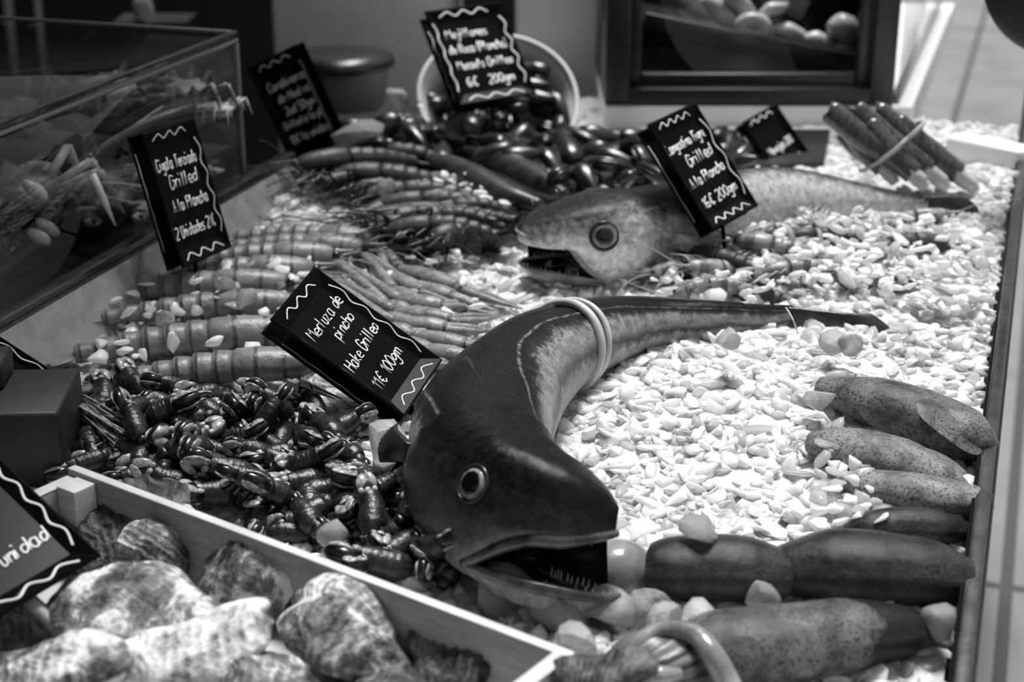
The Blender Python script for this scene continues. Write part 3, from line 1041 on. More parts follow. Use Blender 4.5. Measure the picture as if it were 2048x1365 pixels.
# ------------------------------------------------------------------ chalk lettering
GLYPH = {
 'A': "03 2A 43|16 36", 'C': "59 3A 1A 08 05 13 33 54", 'G': "59 3A 1A 08 05 13 33 55 57 37", 'L': "0A 03 43", 'M': "03 1A 37 5A 63",
 'H': "0A 03|5A 53|07 57", 'N': "03 0A 53 5A", 'P': "03 0A|0A 3A 59 47 06", 'T': "0A 5A|2A 23", 'U': "0A 05 13 33 45 4A", 'R': "03 0A 3A 48 06 43",
 'a': "47 17 05 13 33 45|47 44 53", 'b': "0A 03|06 27 46 44 23 04", 'c': "46 27 16 04 13 33 44", 'd': "46 27 06 04 13 34 46|4A 43",
 'e': "05 45 46 27 06 04 23 43", 'f': "4A 29 23|07 37", 'g': "46 27 06 04 24 46|47 41 20 01", 'i': "07 03|09 0A", 'j': "27 21 00|29 2A",
 'k': "0A 03|37 05 43", 'l': "0A 03", 'm': "03 07|06 17 26 23|26 47 56 53", 'n': "03 07|06 27 36 33", 'o': "27 06 04 23 44 46 27", 'p': "07 00|06 27 46 44 23 04",
 'r': "07 03|05 17 37", 's': "37 17 06 25 34 23 03", 't': "19 14 23 33|07 37", 'u': "07 04 13 34 37|37 33", 'v': "07 23 47", 'z': "07 37 03 43", 'h': "0A 03|06 27 36 33",
 '0': "2A 08 05 23 45 48 2A", '1': "08 2A 23", '2': "09 2A 49 47 03 43", '5': "4A 0A 07 37 45 33 03", '6': "3A 08 04 23 44 36 05", '\u20ac': "59 3A 16 33 54|05 35|07 37",
 '(': "2B 07 22", ')': "0B 27 02", ' ': ""}
NOSM = set("AHLMNTkzvtil1")

def strokes(text, x0, y0, size, slope=0.0, slant=.12, rnd=None, room=None):
    """size = cap height; returns polylines in the sign's plane"""
    out = []; x = 0.0; u = size / 7.0
    tot = 0.0
    for ch in text:
        mxx = max([int(p[0], 16) for st in GLYPH.get(ch, '').split('|') for p in st.split()] + [2.2])
        tot += mxx * .82 + 1.25
    ux = min(.9, room / (tot * u)) * u if room else u * .9
    for ch in text:
        gl = GLYPH.get(ch, "")
        wdt = 2.2
        for st in gl.split('|'):
            if not st: continue
            pts = []
            for p in st.split():
                px_, py_ = int(p[0], 16), int(p[1], 16) - 3
                wdt = max(wdt, px_)
                jx, jy = (rnd.uniform(-.18, .18), rnd.uniform(-.18, .18)) if rnd else (0, 0)
                lx = (x + (px_ + jx) * .82 + (py_ + jy) * slant) * ux
                pts.append((x0 + lx, y0 + (py_ + jy) * u + lx * slope))
            out.append((pts, ch not in NOSM and len(pts) > 2))
        x += wdt * .82 + 1.25
    return out

def squiggle(p0, p1, amp, waves):
    p0, p1 = np.array(p0), np.array(p1)
    d = p1 - p0; n = np.array([-d[1], d[0]]) / np.linalg.norm(d)
    t = np.linspace(0, 1, waves * 2 + 1)
    return [tuple(p0 + d * a + n * amp * (1 if i % 2 else -1)) for i, a in enumerate(t)]

def sign(label, pos, up, nrm, w, h, lines, tr=.0009, sq='tblr', stake=True, back=True, seed=0, stake_len=None, dish=.007, waves=(3, 4), backoff=.022):
    up = np.array(up, float); nrm = np.array(nrm, float)
    up -= nrm * (up @ nrm) / (nrm @ nrm); up /= np.linalg.norm(up); nrm /= np.linalg.norm(nrm)
    xx = np.cross(up, nrm)
    pos = np.array(pos, float)
    R = np.stack([xx, up, nrm], 1)
    W = lambda q: pos + np.asarray(q, float) @ R.T
    foot = pos - up * h * .5
    gz = float(hz(foot[0], foot[1]))
    root = empty('price_sign', (foot[0], foot[1], gz), label, 'price sign')
    mxr, myr = w * .13, h * .12
    def dishmesh(zoff, name):
        o = [(-w / 2, -h / 2), (w / 2, -h / 2), (w / 2, h / 2), (-w / 2, h / 2)]
        rim = .0022
        o1 = [(x - math.copysign(rim, x), y - math.copysign(rim, y)) for x, y in o]
        i_ = [(x - math.copysign(mxr, x), y - math.copysign(myr, y)) for x, y in o]
        i2 = [(x * .985, y * .985) for x, y in i_]
        vs = [(x, y, zoff - .0018) for x, y in o] + [(x, y, zoff) for x, y in o1] + [(x, y, zoff - dish) for x, y in i_] + [(x * .93, y * .93, zoff - dish - .005) for x, y in i_]
        f = []
        for k in range(2):
            for j in range(4):
                f.append((4 * k + j, 4 * k + (j + 1) % 4, 4 * k + 4 + (j + 1) % 4, 4 * k + 4 + j))
        f.append((8, 9, 10, 11))
        for j in range(4):
            f.append((j, 12 + j, 12 + (j + 1) % 4, (j + 1) % 4))
        f.append((15, 14, 13, 12))
        m_ = MB(); m_.add(W(vs), f)
        return m_.build(name, M['black'], root, smooth=False)
    dishmesh(0, 'plaque')
    if back: dishmesh(-backoff, 'back_plaque')
    rnd = random.Random(seed)
    m_ = MB()
    for (txt, x0, y0, size, slope) in lines:
        for pts, sm in strokes(txt, x0 * w, y0 * h, size * h, slope, rnd=rnd, room=(.40 - x0) * w):
            p3 = [W((a, b, -dish + .0006)) for a, b in pts]
            tube(m_, p3, tr * rnd.uniform(.85, 1.15), 5, smooth=sm, steps=max(6, 5 * len(pts)), flat=.5, up=nrm)
    if lines: m_.build('chalk_writing', M['chalk'], root)
    my, mx_ = h * .5 - myr * .5, w * .5 - mxr * .5
    def zs(a, b):
        dx = (w / 2 - abs(a)) / mxr; dy = (h / 2 - abs(b)) / myr
        return -dish * min(1.0, max(0.0, min(dx, dy))) + .0007
    def dense(pts):
        return [W((a, b, zs(a, b))) for a, b in catmull([(p_[0], p_[1], 0) for p_ in pts], 80)[:, :2]]
    marks = {'t': squiggle((-w * .33, my), (w * .30, my), myr * .16, waves[0]), 'b': squiggle((-w * .36, -my), (w * .36, -my), myr * .18, waves[0]),
             'r': squiggle((mx_, h * .36), (mx_, -h * .36), mxr * .14, waves[1]), 'l': squiggle((-mx_, h * .36), (-mx_, -h * .36), mxr * .10, waves[1])}
    for s_ in sq:
        m2 = MB()
        tube(m2, dense(marks[s_]), tr * 1.1, 5, smooth=False, flat=.6, up=nrm)
        m2.build('border_squiggle', M['chalk'], root)
    if back:
        m2 = MB()
        tube(m2, [q - nrm * backoff for q in dense(marks['l'])], tr, 5, smooth=False, flat=.6, up=nrm)
        m2.build('border_squiggle', M['chalk'], root)
    if stake:
        a = W((0, -h * .40, -backoff * .6 - .004)); 
        b = np.array([a[0] - up[0] * .02, a[1] - up[1] * .02, gz - .02])
        m3 = MB(); tube(m3, [a, (a * .3 + b * .7), b], .006, 8, smooth=False, flat=.45); m3.build('stake', M['black'], root)
    return root

E_ = '\u20ac'
sign('black price sign reading Cigala Terciada, standing highest beside the glass case', (-.374, 1.846, .136), (-.24, .14, .96), (.87, -.41, .28), .0992, .16,
     [('Cigala Terciada', -.36, .20, .085, -.02), ('Grilled', -.22, .055, .095, .0), ('A la Plancha', -.28, -.11, .085, .0), ('2 Unidades 21' + E_, -.37, -.30, .085, .0)], seed=1, sq='tbr')
sign('black price sign reading Merluza and Hake, leaning beside the curled hake', (-.151, 1.522, .077), (-.8, .15, .58), (.48, -.40, .78), .0992, .16,
     [('Merluza de', -.33, .20, .085, .06), ('pincho', -.10, .09, .08, .06), ('Hake Grilled', -.36, -.10, .085, .10), ('11' + E_ + ' 100gm', -.34, -.30, .085, .10)], seed=2, tr=.0008, sq='tbr')
sign('black price sign reading Langostino Tigre, planted against the silvery hake', CAM + .93 * (np.array((.249, 2.075, .107)) - CAM), (-.51, .35, .78), (.51, -.61, .61), .0923, .149,
     [('Langostino Tigre', -.40, .20, .085, .04), ('Grilled', -.18, .04, .095, .06), ('A la Plancha', -.34, -.13, .085, .08), ('16' + E_ + ' 200gm', -.34, -.32, .09, .06)], seed=3, tr=.0010, sq='tbr', waves=(4, 3))
sign('black price sign reading Mejillones de Roca, standing in the white bowl of mussels', (-.046, 2.415, .187), (-.34, .57, .75), (.34, -.67, .66), .128, .16,
     [('Mejillones', -.33, .20, .085, .0), ('de Roca (Plancha)', -.35, .04, .085, .0), ('Mussels Grilled', -.33, -.13, .085, .0), ('6' + E_ + '   200gm', -.28, -.31, .09, .0)], seed=4, tr=.0013, sq='tblr')
sign('black price sign reading Carabineros de Huelva, tilted between case and white tub', (-.330, 2.450, .099), (-.46, .05, .89), (-.40, -.90, .0), .0992, .16,
     [('Carabineros', -.34, .20, .08, .0), ('de Huelva', -.25, .07, .08, .0), ('2ud 50gm', -.22, -.06, .08, .0), ('Grilled a la pl', -.36, -.18, .07, .0), ('10' + E_ + ' la unidad', -.36, -.33, .08, .0)], seed=5, tr=.0011, sq='tr')
sg = PD(1570, 300, 2.46)
sign('small black price sign reading Clam, beside the bundle of razor clams', sg, (-.55, .35, .75), (.45, -.65, .62), .085, .14,
     [('Navajas 200', -.30, .02, .085, .05), ('Clam', .0, -.16, .09, .05)], seed=6, tr=.0012, sq='t', backoff=.018)
# two signs cut by the left edge of the frame
sign('large dark price sign with the word unidad, in the oyster crate', (-.3962, 1.0826, .0986), (-.729, .577, .368), (.176, -.362, .915), .11, .16,
     [('unidad', -.02, -.26, .085, .05)], seed=7, tr=.0011, sq='rb', stake=False, back=False, waves=(3, 4))
sign('black price sign behind the stepped dark block, mostly cut off by the left edge', CAM + .85 * (np.array((-.5911, 1.7329, -.0412)) - CAM), (-.805, .021, .592), (.53, -.421, .736), .0843, .136, [], seed=8, tr=.0011, sq='rb', back=False, waves=(3, 3))
# ------------------------------------------------------------------ oyster crate
M['wood'] = simple('crate_wood', .26, .38, .5, 18, .1, stretch=(1, 1, 8))
M['wood_pale_lit'] = simple('crate_wood_pale_lit', .50, .66, .5, 25, .1, stretch=(1, 1, 8))  # paler copy of the crate wood, light from above put into the colour
ca, cb = CRATE_A[:2], CRATE_B[:2]
ct_ = (cb - ca); CLEN = np.linalg.norm(ct_); ct_ /= CLEN
cn_ = np.array([ct_[1], -ct_[0]])           # towards the viewer
crate = empty('oyster_crate', (ca[0] + cn_[0] * .15, ca[1] + cn_[1] * .15, -.03), 'shallow wooden crate of oysters in front, rim coloured paler for light from above', 'crate')
CT, CB, CW_ = .07, -.028, .34
def board(nm, a, b, w, z0_, z1_, side, mat):
    m_ = MB(); obox(m_, a, b, w, z0_, z1_, side, 0, .0008); return m_.build(nm, mat, crate)
board('back_board', ca, cb, .008, CB, CT - .0012, -1, M['wood'])
board('back_rim', ca, cb, .0078, CT - .001, CT, -1, M['wood_pale_lit'])
la0 = ca + cn_ * .0085
board('left_board', la0, ca + cn_ * CW_, .012, CB, CT - .008, 1, M['wood'])
board('left_rim', la0, ca + cn_ * CW_, .012, CT - .0075, CT - .006, 1, M['wood_pale_lit'])
rb0 = cb + cn_ * .0085
board('right_board', rb0, cb + cn_ * CW_, .012, CB, CT - .0012, -1, M['wood'])
board('right_rim', rb0, cb + cn_ * CW_, .012, CT - .001, CT, -1, M['wood_pale_lit'])
p0 = ca + cn_ * .0088 + ct_ * .0125
board('corner_post', p0, p0 + ct_ * .022, .022, CB, CT - .004, -1, M['wood_pale_lit'])
board('crate_base', ca + cn_ * .009 + ct_ * .0125, cb + cn_ * .009 - ct_ * .0125, CW_ - .02, CB - .006, CB, -1, M['tray_dark'])

def oyster_mat(name, lo, mid, hi, sc=24):
    k = NT(name)
    at = k.n('ShaderNodeAttribute', attribute_name='suv')
    sp = k.n('ShaderNodeSeparateXYZ'); k.l(at.outputs['Vector'], sp.inputs[0])
    c = k.coords()
    f = k.noise(c, sc, 7, .68, .8)
    f2 = k.noise(c, sc * 3.5, 5, .7)
    ringv = k.math('ADD', k.math('MULTIPLY', sp.outputs[0], 70.0), k.math('MULTIPLY', f, 9.0))
    ri = k.math('SINE', ringv, 0.0)
    a = k.math('ADD', f, k.math('MULTIPLY', k.math('SUBTRACT', f2, .5), .35))
    a = k.math('ADD', a, k.math('MULTIPLY', ri, .014))
    k.set(Base_Color=k.ramp(a, [(.38, lo), (.5, mid), (.60, hi)]), Roughness=.5)
    h = k.math('ADD', k.math('MULTIPLY', ri, .10), k.math('ADD', f, f2))
    k.bump(h, .8, .005)
    return k.m
M['oyster'] = oyster_mat('oyster_shell', .02, .20, .8)
M['oyster_pale'] = oyster_mat('oyster_shell_pale', .12, .6, .95)
M['oyster_dark'] = oyster_mat('oyster_shell_dark', .010, .045, .16)
M['oyster_gap'] = flat('oyster_gap', .012, .3)

def oyster(label, px, py, z, la, lb, lc, yaw, pitch, roll, mats, seed, ridge=.0):
    c = P(px, py, z)
    root = empty('oyster', c, label, 'oyster', 'oysters in the crate')
    v, f = ico(5)
    R = np.array(Euler((math.radians(roll), math.radians(pitch), math.radians(yaw)), 'XYZ').to_matrix())
    r = np.random.default_rng(seed)
    ph = r.uniform(0, 6.28, 4)
    th = np.arctan2(v[:, 1], v[:, 0])
    outl = 1 + .10 * np.sin(2 * th + ph[0]) + .07 * np.sin(3 * th + ph[1]) + .05 * np.sin(5 * th + ph[2]) + .03 * np.sin(9 * th + ph[3])
    rad = np.sqrt(v[:, 0] ** 2 + v[:, 1] ** 2)
    ap = np.array([-.75, .05, 0])
    dist = np.linalg.norm(v - ap, axis=1)
    for nm, top in (('upper_shell', 1), ('lower_shell', -1)):
        sel = v.copy()
        zz = np.where(v[:, 2] * top > 0, np.abs(v[:, 2]) ** 1.0, 0.05 * np.abs(v[:, 2])) * top
        hgt = lc * (.9 if top > 0 else 1.15)
        q = np.stack([sel[:, 0] * la * outl, sel[:, 1] * lb * outl, zz * hgt + top * .0012 + .010 * np.sin(sel[:, 0] * 2.2 + ph[1])], 1)
        n = vnoise(v, 4.5, seed + top, 4)
        q[:, 2] += top * n * lc * .16
        q[:, :2] *= (1 + .03 * vnoise(v, 9, seed + 5 + top, 3))[:, None]
        ridges = (np.sin(dist * (24 + ridge * 26) + 2.5 * n) * .5 + .5) ** 2
        q[:, 2] += top * ridges * (.0004 + ridge * .0035) * (np.abs(v[:, 2]) > .05)
        if top < 0: q[:, :2] *= .97
        m_ = MB(); m_.add(q @ R.T + c, f.tolist(), 0, np.stack([dist, n, np.zeros(len(n))], 1))
        m_.build(nm, M[mats[0 if top > 0 else 1]], root, attr=True)
    return root
OY = [
 ('dark fan ridged oyster in the crate corner behind the unidad sign', 245, 1058, .030, .060, .046, .018, 30, -8, 22, ('oyster_dark', 'oyster_dark'), 1, 1.0),
 ('small mottled oyster standing against the dark ridged one by the crate wall', 322, 1100, .030, .040, .033, .015, 60, -30, 30, ('oyster', 'oyster'), 2, .2),
 ('pale oyster standing on edge against the crate wall, black gap on its left side', 488, 1160, .028, .050, .036, .017, -48, 0, 58, ('oyster', 'oyster_dark'), 3, .3),
 ('broad grey oyster with a pale outer rim below the unidad sign', 275, 1228, .045, .062, .040, .014, -18, 4, 22, ('oyster', 'oyster'), 4, .0),
 ('whitest long oyster lying across the front of the crate', 395, 1292, .055, .062, .030, .017, 14, -6, 16, ('oyster_pale', 'oyster'), 5, .0),
 ('large oyster with a smooth bright patch beside the crate wall', 690, 1278, .035, .053, .036, .026, -22, 10, 18, ('oyster', 'oyster_dark'), 6, .3),
 ('dark ridged oyster tucked under the crate wall, right of the bright patched one', 905, 1320, .030, .040, .028, .018, -32, 12, 25, ('oyster_dark', 'oyster_dark'), 7, .8),
 ('oyster cut by the bottom left corner of the picture', 95, 1350, .050, .052, .034, .016, 6, 0, 15, ('oyster', 'oyster'), 8, .0),
 ('oyster at the bottom edge under the whitest one', 520, 1392, .030, .045, .030, .016, 10, 0, 10, ('oyster', 'oyster_dark'), 9, .2),
 ('oyster lying deep in the crate at the bottom edge, below the dark ridged one', 760, 1400, .005, .048, .034, .016, -20, 0, 8, ('oyster_dark', 'oyster'), 10, .2),
 ('dark oyster below the stake of the unidad sign', 60, 1265, .015, .045, .034, .014, 20, 0, 10, ('oyster_dark', 'oyster_dark'), 11, .1)]
for o_ in OY: oyster(*o_)
ROUGH = oyster('dark rough oyster resting on the crate corner beside the striped cuttlefish', 1205, 1350, .072, .032, .024, .014, -20, 0, 14, ('oyster_dark', 'oyster_dark'), 12, .1)

# wooden stake of the unidad sign
mb = MB(); tube(mb, [PD(40, 1185, 1.04), PD(110, 1245, 1.035), PD(165, 1300, 1.03)], .0085, 4, smooth=False, flat=.4)
tag(mb.build('wooden_stake', M['wood'], origin=PD(165, 1300, 1.03)), 'flat wooden stake pushed between oysters under the unidad sign', 'stake')

# stepped dark block on the left with a bundle of pale straw behind it
M['block'] = simple('dark_block', .006, .018, .55, 22, .4)
M['straw'] = simple('pale_straw', .08, .5, .4, 90, .2, stretch=(1, 1, 1))
bl = empty('stepped_block', P(40, 930, 0), 'dark stepped wooden block at the left edge between ice and oyster crate', 'block')
bb = P(148, 935, .0)
bt = np.array([1.0, .06, 0]); bt /= np.linalg.norm(bt); bn = np.array([-bt[1], bt[0], 0])
RB = np.array([[bt[0], bn[0], 0], [bt[1], bn[1], 0], [0, 0, 1]])
m_ = MB(); box(m_, bb - bt * .10 + bn * .015 + np.array([0, 0, .035]), (.20, .11, .075), RB, bevel=.004); m_.build('block_base', M['block'], bl)
m_ = MB(); box(m_, bb - bt * .135 + bn * .040 + np.array([0, 0, .086]), (.15, .05, .026), RB, bevel=.004); m_.build('upper_step', M['block'], bl)
m_ = MB(); box(m_, bb - bt * .165 + bn * .045 + np.array([0, 0, .112]), (.12, .04, .025), RB, bevel=.004); m_.build('upper_step', M['block'], bl)
st = empty('straw_bundle', P(180, 830, .03), 'tied bundle of pale straw sticking out behind the stepped dark block', 'straw')
for i in range(26):
    m_ = MB()
    a = PD(105, 790, 1.50) + np.array([RNG.uniform(-.004, .004), RNG.uniform(-.01, .01), RNG.uniform(-.012, .012)])
    b = P(238, 868, .035) + np.array([RNG.uniform(-.006, .006), RNG.uniform(-.015, .015), RNG.uniform(-.012, .012)])
    tube(m_, [a, (a + b) / 2 + [0, 0, RNG.uniform(.0, .006)], b], .0011, 5, steps=8)
    m_.build('straw', M['straw'], st)

# ------------------------------------------------------------------ goose barnacles
M['stalk'] = simple('barnacle_stalk', .006, .030, .3, 150, .5, bdist=.003, coat=.12)
M['plate'] = simple('barnacle_plate', .14, .5, .3, 200, .2)
M['plate_gap'] = flat('barnacle_cuticle', .008, .25)

def barnacle_proto(seed):
    r = np.random.default_rng(seed)
    root = empty('goose_barnacle', (0, 0, 0))
    m_ = MB()
    L = r.uniform(.026, .038); bend = r.uniform(-.010, .010)
    pts = [(0, 0, 0), (L * .33, bend * .6, .001), (L * .7, bend, 0), (L, bend * .8, 0)]
    n0 = m_.n
    tube(m_, pts, [.0078, .0112, .0108, .0095, .0086], 14, steps=22)
    vv = m_.v[0]
    s = m_.a[0][:, 0]
    wr = 1 + .05 * np.sin(s * 70 + 2 * np.sin(s * 9)) + .05 * vnoise(vv * 100, 2.6, seed)
    cen = np.array(catmull(pts, 22))
    cx = np.stack([np.interp(s, np.linspace(0, 1, len(cen)), cen[:, k]) for k in range(3)], 1)
    m_.v[0] = cx + (vv - cx) * wr[:, None]
    m_.build('stalk', M['stalk'], root)
    # capitulum: flattened hoof of pale plates over a dark cuticle
    tip = np.array(pts[-1]); H = r.uniform(.019, .024); Wd = H * .62; D = H * .36
    m_ = MB(); v, f = ico(3)
    q = v * np.array([H * .62, Wd * .86, D * .9]); q[:, 0] += H * .42
    q[:, 1] *= 1 - .45 * np.clip(v[:, 0], 0, 1) ** 2
    m_.add(q + tip, f.tolist())
    cap = m_.build('capitulum', M['plate_gap'], root)
    v2, f2 = ico(2)
    for sgn in (1, -1):
        for (px_, py_, sx_, sy_, rz_) in ((.55, .22, .42, .24, -.35), (.60, -.24, .42, .20, .35), (.15, .34, .16, .14, 0), (.12, .0, .18, .16, 0), (.15, -.34, .16, .13, 0)):
            m_ = MB()
            q = v2 * np.array([sx_ * H, sy_ * H, .07 * H])
            c_, s_ = math.cos(rz_), math.sin(rz_)
            q = np.stack([q[:, 0] * c_ - q[:, 1] * s_, q[:, 0] * s_ + q[:, 1] * c_, q[:, 2]], 1)
            x_ = px_ * H; y_ = py_ * H * .8
            bulge = D * .86 * math.sqrt(max(.05, 1 - ((x_ - H * .42) / (H * .64)) ** 2 - (y_ / Wd) ** 2))
            q[:, 2] -= (q[:, 0] ** 2 + q[:, 1] ** 2) / H * .55
            q += np.array([x_, y_, bulge]); q[:, 2] *= sgn
            m_.add(q + tip, f2.tolist() if sgn > 0 else f2[:, ::-1].tolist())
            m_.build('plate', M['plate'], cap)
    # rough base crust
    m_ = MB(); q = v2 * .0065 * (1 + .25 * vnoise(v2, 3, seed))[:, None]
    m_.add(q + np.array([-.002, 0, 0]), f2.tolist()); m_.build('base_crust', M['stalk'], root)
    return root

def scatter_poly(poly, n, mind, seed, dz=0.0, tries=20000, spread=1.0):
    r = np.random.default_rng(seed)
    xs = [p[0] for p in poly]; ys = [p[1] for p in poly]
    w = []; out = []
    pts = np.c_[r.uniform(min(xs), max(xs), tries), r.uniform(min(ys), max(ys), tries)]
    ok = in_poly(pts, poly)
    pts = pts[ok]
    # even density on the ground rather than in the picture
    ymx = max(ys)
    keep = r.random(len(pts)) < ((ymx + 586.0) / (pts[:, 1] + 586.0)) ** 3 / ((ymx + 586.0) / (min(ys) + 586.0)) ** 3
    pts = pts[keep]
    for p in pts:
        q = G(p[0], p[1], dz)
        if all((q[0] - o[0]) ** 2 + (q[1] - o[1]) ** 2 > mind ** 2 for o in out):
            out.append(q)
            if len(out) >= n: break
    return out

protos = [barnacle_proto(s) for s in range(6)]
used = set()
def place(protos, k, loc, rot, scale, label, cat, group):
    if k not in used and k < len(protos):
        used.add(k); o = protos[k]
    else:
        o = copy_tree(protos[k % len(protos)])
    o.location = tuple(loc); o.rotation_euler = rot; o.scale = (scale,) * 3
    return tag(o, label, cat, group)
rb = np.random.default_rng(5)
cntb = 0
BL = [(BARNACLE_AREA, 95, .020, .008), (BARNACLE_AREA, 75, .023, .020), ([(200, 800), (560, 810), (700, 880), (800, 1010), (880, 1120), (700, 1060), (480, 960), (250, 880)], 55, .027, .031)]
for li, (poly, n_, md, dz_) in enumerate(BL):
    for q in scatter_poly(poly, n_, md, 40 + li, dz_):
        d2 = (q[:2] - ca) @ (-cn_)
        if d2 < .026: q[:2] = q[:2] - cn_ * (.030 - d2)
        yaw = rb.uniform(0, 6.28); tilt = rb.uniform(-.75, .35) if li == 2 else rb.uniform(-.35, .25)
        place(protos, cntb if cntb < 6 else int(rb.integers(6)), q, (rb.uniform(0, 6.28), tilt, yaw), rb.uniform(.85, 1.15),
              'dark goose barnacle in the glossy heap between the oyster crate and the hake', 'barnacle', 'goose barnacles heaped behind the crate')
        cntb += 1

# ------------------------------------------------------------------ mussels and the white bowl
M['mussel'] = simple('mussel_shell', .006, .024, .28, 60, .4, coat=.1, stretch=(1, 3, 1))
M['mussel_meat'] = simple('mussel_lining', .12, .35, .3, 60, .2)
def mussel_proto(seed, open_=False):
    r = np.random.default_rng(seed)
    root = empty('mussel', (0, 0, 0))
    v, f = ico(3)
    for top in (1, -1):
        t = (v[:, 0] + 1) / 2
        w = (t ** .55) * np.sqrt(np.clip(1 - v[:, 0] ** 2, 0, 1)) ** .3
        q = np.stack([v[:, 0] * .033, v[:, 1] * .017 * (.45 + .75 * t) - .006 * (1 - t) ** 2, np.where(v[:, 2] * top > 0, np.abs(v[:, 2]), .04) * top * .0125 * (.55 + .55 * t) + top * .0004], 1)
        if open_:
            a = math.radians(16) * top
            x = q[:, 0] + .033
            q = np.stack([x * math.cos(a) - q[:, 2] * math.sin(a) - .033, q[:, 1], x * math.sin(a) + q[:, 2] * math.cos(a)], 1)
        m_ = MB(); m_.add(q, f.tolist()); m_.build('shell_half', M['mussel'], root)
    return root
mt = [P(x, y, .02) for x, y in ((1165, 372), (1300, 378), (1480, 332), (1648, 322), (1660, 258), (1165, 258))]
mb = MB(); prism(mb, mt, -.012, .0195)  # added black sheet over the ice for the shadowed counter below the slab
tag(mb.build('mussel_shadow_sheet', M['tray_dark'], smooth=False), 'flat black sheet for the dark shadowed counter under the mussels in front of the white slab', 'tray')
mproto = [mussel_proto(s) for s in range(2)]
used_m = set()
def place_m(k, loc, rot, sc, label, group):
    if k < 2 and k not in used_m:
        used_m.add(k); o = mproto[k]
    else: o = copy_tree(mproto[k % 2])
    o.location = tuple(loc); o.rotation_euler = rot; o.scale = (sc,) * 3
    return tag(o, label, 'mussel', group)
rm = np.random.default_rng(9)
MA = [(690, 262), (800, 232), (920, 290), (1080, 268), (1150, 262), (1300, 266), (1470, 264), (1480, 322), (1330, 350), (1240, 372), (1110, 372), (1060, 330), (960, 330), (880, 312), (760, 305), (700, 300)]
k = 0
for n_, md, dz_ in ((86, .029, .014), (54, .036, .030), (18, .05, .045)):
    for q in scatter_poly(MA, n_, md, 60 + k, dz_):
        if q[1] > SY - .05 and q[0] > sa[0] - .04: continue
        place_m(k, q, (rm.uniform(-.9, .9), rm.uniform(-.5, .4), rm.uniform(0, 6.28)), rm.uniform(.9, 1.15),
                'dark mussel in the loose heap spilling in front of the white bowl', 'loose mussels before the bowl')
        k += 1

M['enamel'] = simple('white_enamel', .55, .68, .3, 12, .03)
M['enamel_rim'] = flat('enamel_rim', .85, .25)
BC = PD(1000, 205, 2.62)
bowl = empty('mussel_bowl', BC, 'white bowl tipped toward the front, heaped with dark mussels', 'bowl')
ax = np.array([.12, -.72, .68]); ax /= np.linalg.norm(ax)
a1 = np.cross(ax, ZUP); a1 /= np.linalg.norm(a1); a2 = np.cross(a1, ax)
BR = .128; BD = .11
def bowl_pt(r_, d_, t): return BC + ax * (d_) + r_ * (np.cos(t) * a1 + np.sin(t) * a2)
prof = [(0.05, -BD), (.085, -BD + .006), (.100, -BD * .6), (.110, -BD * .25), (BR, 0.0), (BR - .004, 0.0), (.106, -BD * .25), (.096, -BD * .58), (.080, -BD + .012), (.0, -BD + .01)]
vs = []; ns = 48
for (r_, d_) in prof:
    for j in range(ns):
        t = 2 * math.pi * j / ns
        wob = 1 + .03 * math.sin(3 * t + .6)
        vs.append(bowl_pt(max(r_, .0005) * wob, d_ + (.006 * math.sin(2 * t)), t))
m_ = MB(); m_.add(vs, grid_faces(len(prof), ns, True) + [tuple(range(ns))[::-1]]); m_.build('bowl_wall', M['enamel'], bowl)
m_ = MB(); tube(m_, [bowl_pt(BR * (1 + .03 * math.sin(3 * t + .6)), .002 + .006 * math.sin(2 * t), t) for t in np.linspace(0, 2 * math.pi, 41)], .0045, 8, steps=160); m_.build('rolled_rim', M['enamel_rim'], bowl)
for i in range(46):
    rr = BR * .84 * math.sqrt(rm.random()); t = rm.uniform(0, 6.28)
    q = bowl_pt(rr, rm.uniform(-.035, .012), t) + np.array([0, 0, -.012])
    place_m(99, q, (rm.uniform(-.9, .9), rm.uniform(-.6, .6), rm.uniform(0, 6.28)), rm.uniform(.95, 1.2),
            'dark mussel lying inside the tipped white bowl', 'mussels in the bowl')
mo = mussel_proto(3, True)
for ch in mo.children: ch.data.materials[0] = M['mussel']
mo.location = tuple(G(752, 262, .03)); mo.rotation_euler = (.9, -.1, .3); mo.scale = (1.3,) * 3
tag(mo, 'gaping mussel on an ice lump left of the white bowl', 'mussel')

# white tub with a dark lid and a pale handle
tc_ = P(672, 238, .0) + np.array([0, .09, 0])
tub = empty('round_tub', tc_, 'round grey white tub with a wet dark lid behind the carabineros sign', 'tub')
def lathe(mb_, c, prof_, n=40, mat=0):
    vs_ = []
    for r_, z_ in prof_:
        for j in range(n):
            t = 2 * math.pi * j / n
            vs_.append((c[0] + r_ * math.cos(t), c[1] + r_ * math.sin(t), c[2] + z_))
    mb_.add(vs_, grid_faces(len(prof_), n, True) + [tuple(range(n))[::-1], tuple((len(prof_) - 1) * n + j for j in range(n))], mat)
M['tub'] = simple('tub_plastic', .16, .20, .4, 8, .03)
m_ = MB(); lathe(m_, tc_, [(.070, 0), (.078, .01), (.086, .070), (.088, .074)]); m_.build('tub_wall', M['tub'], tub)
m_ = MB(); lathe(m_, tc_, [(.096, .0745), (.098, .079), (.094, .092), (.06, .099), (.001, .101)]); m_.build('lid', M['mussel'], tub)
m_ = MB(); tube(m_, [PD(575, 128, tc_[1]), PD(600, 122, tc_[1]), PD(622, 116, tc_[1]), PD(638, 120, tc_[1])], [.006, .009, .011, .008], 12)
tag(m_.build('ladle_handle', M['enamel'], origin=PD(600, 122, tc_[1])), 'pale rounded ladle handle lying on the lid of the round tub', 'ladle')

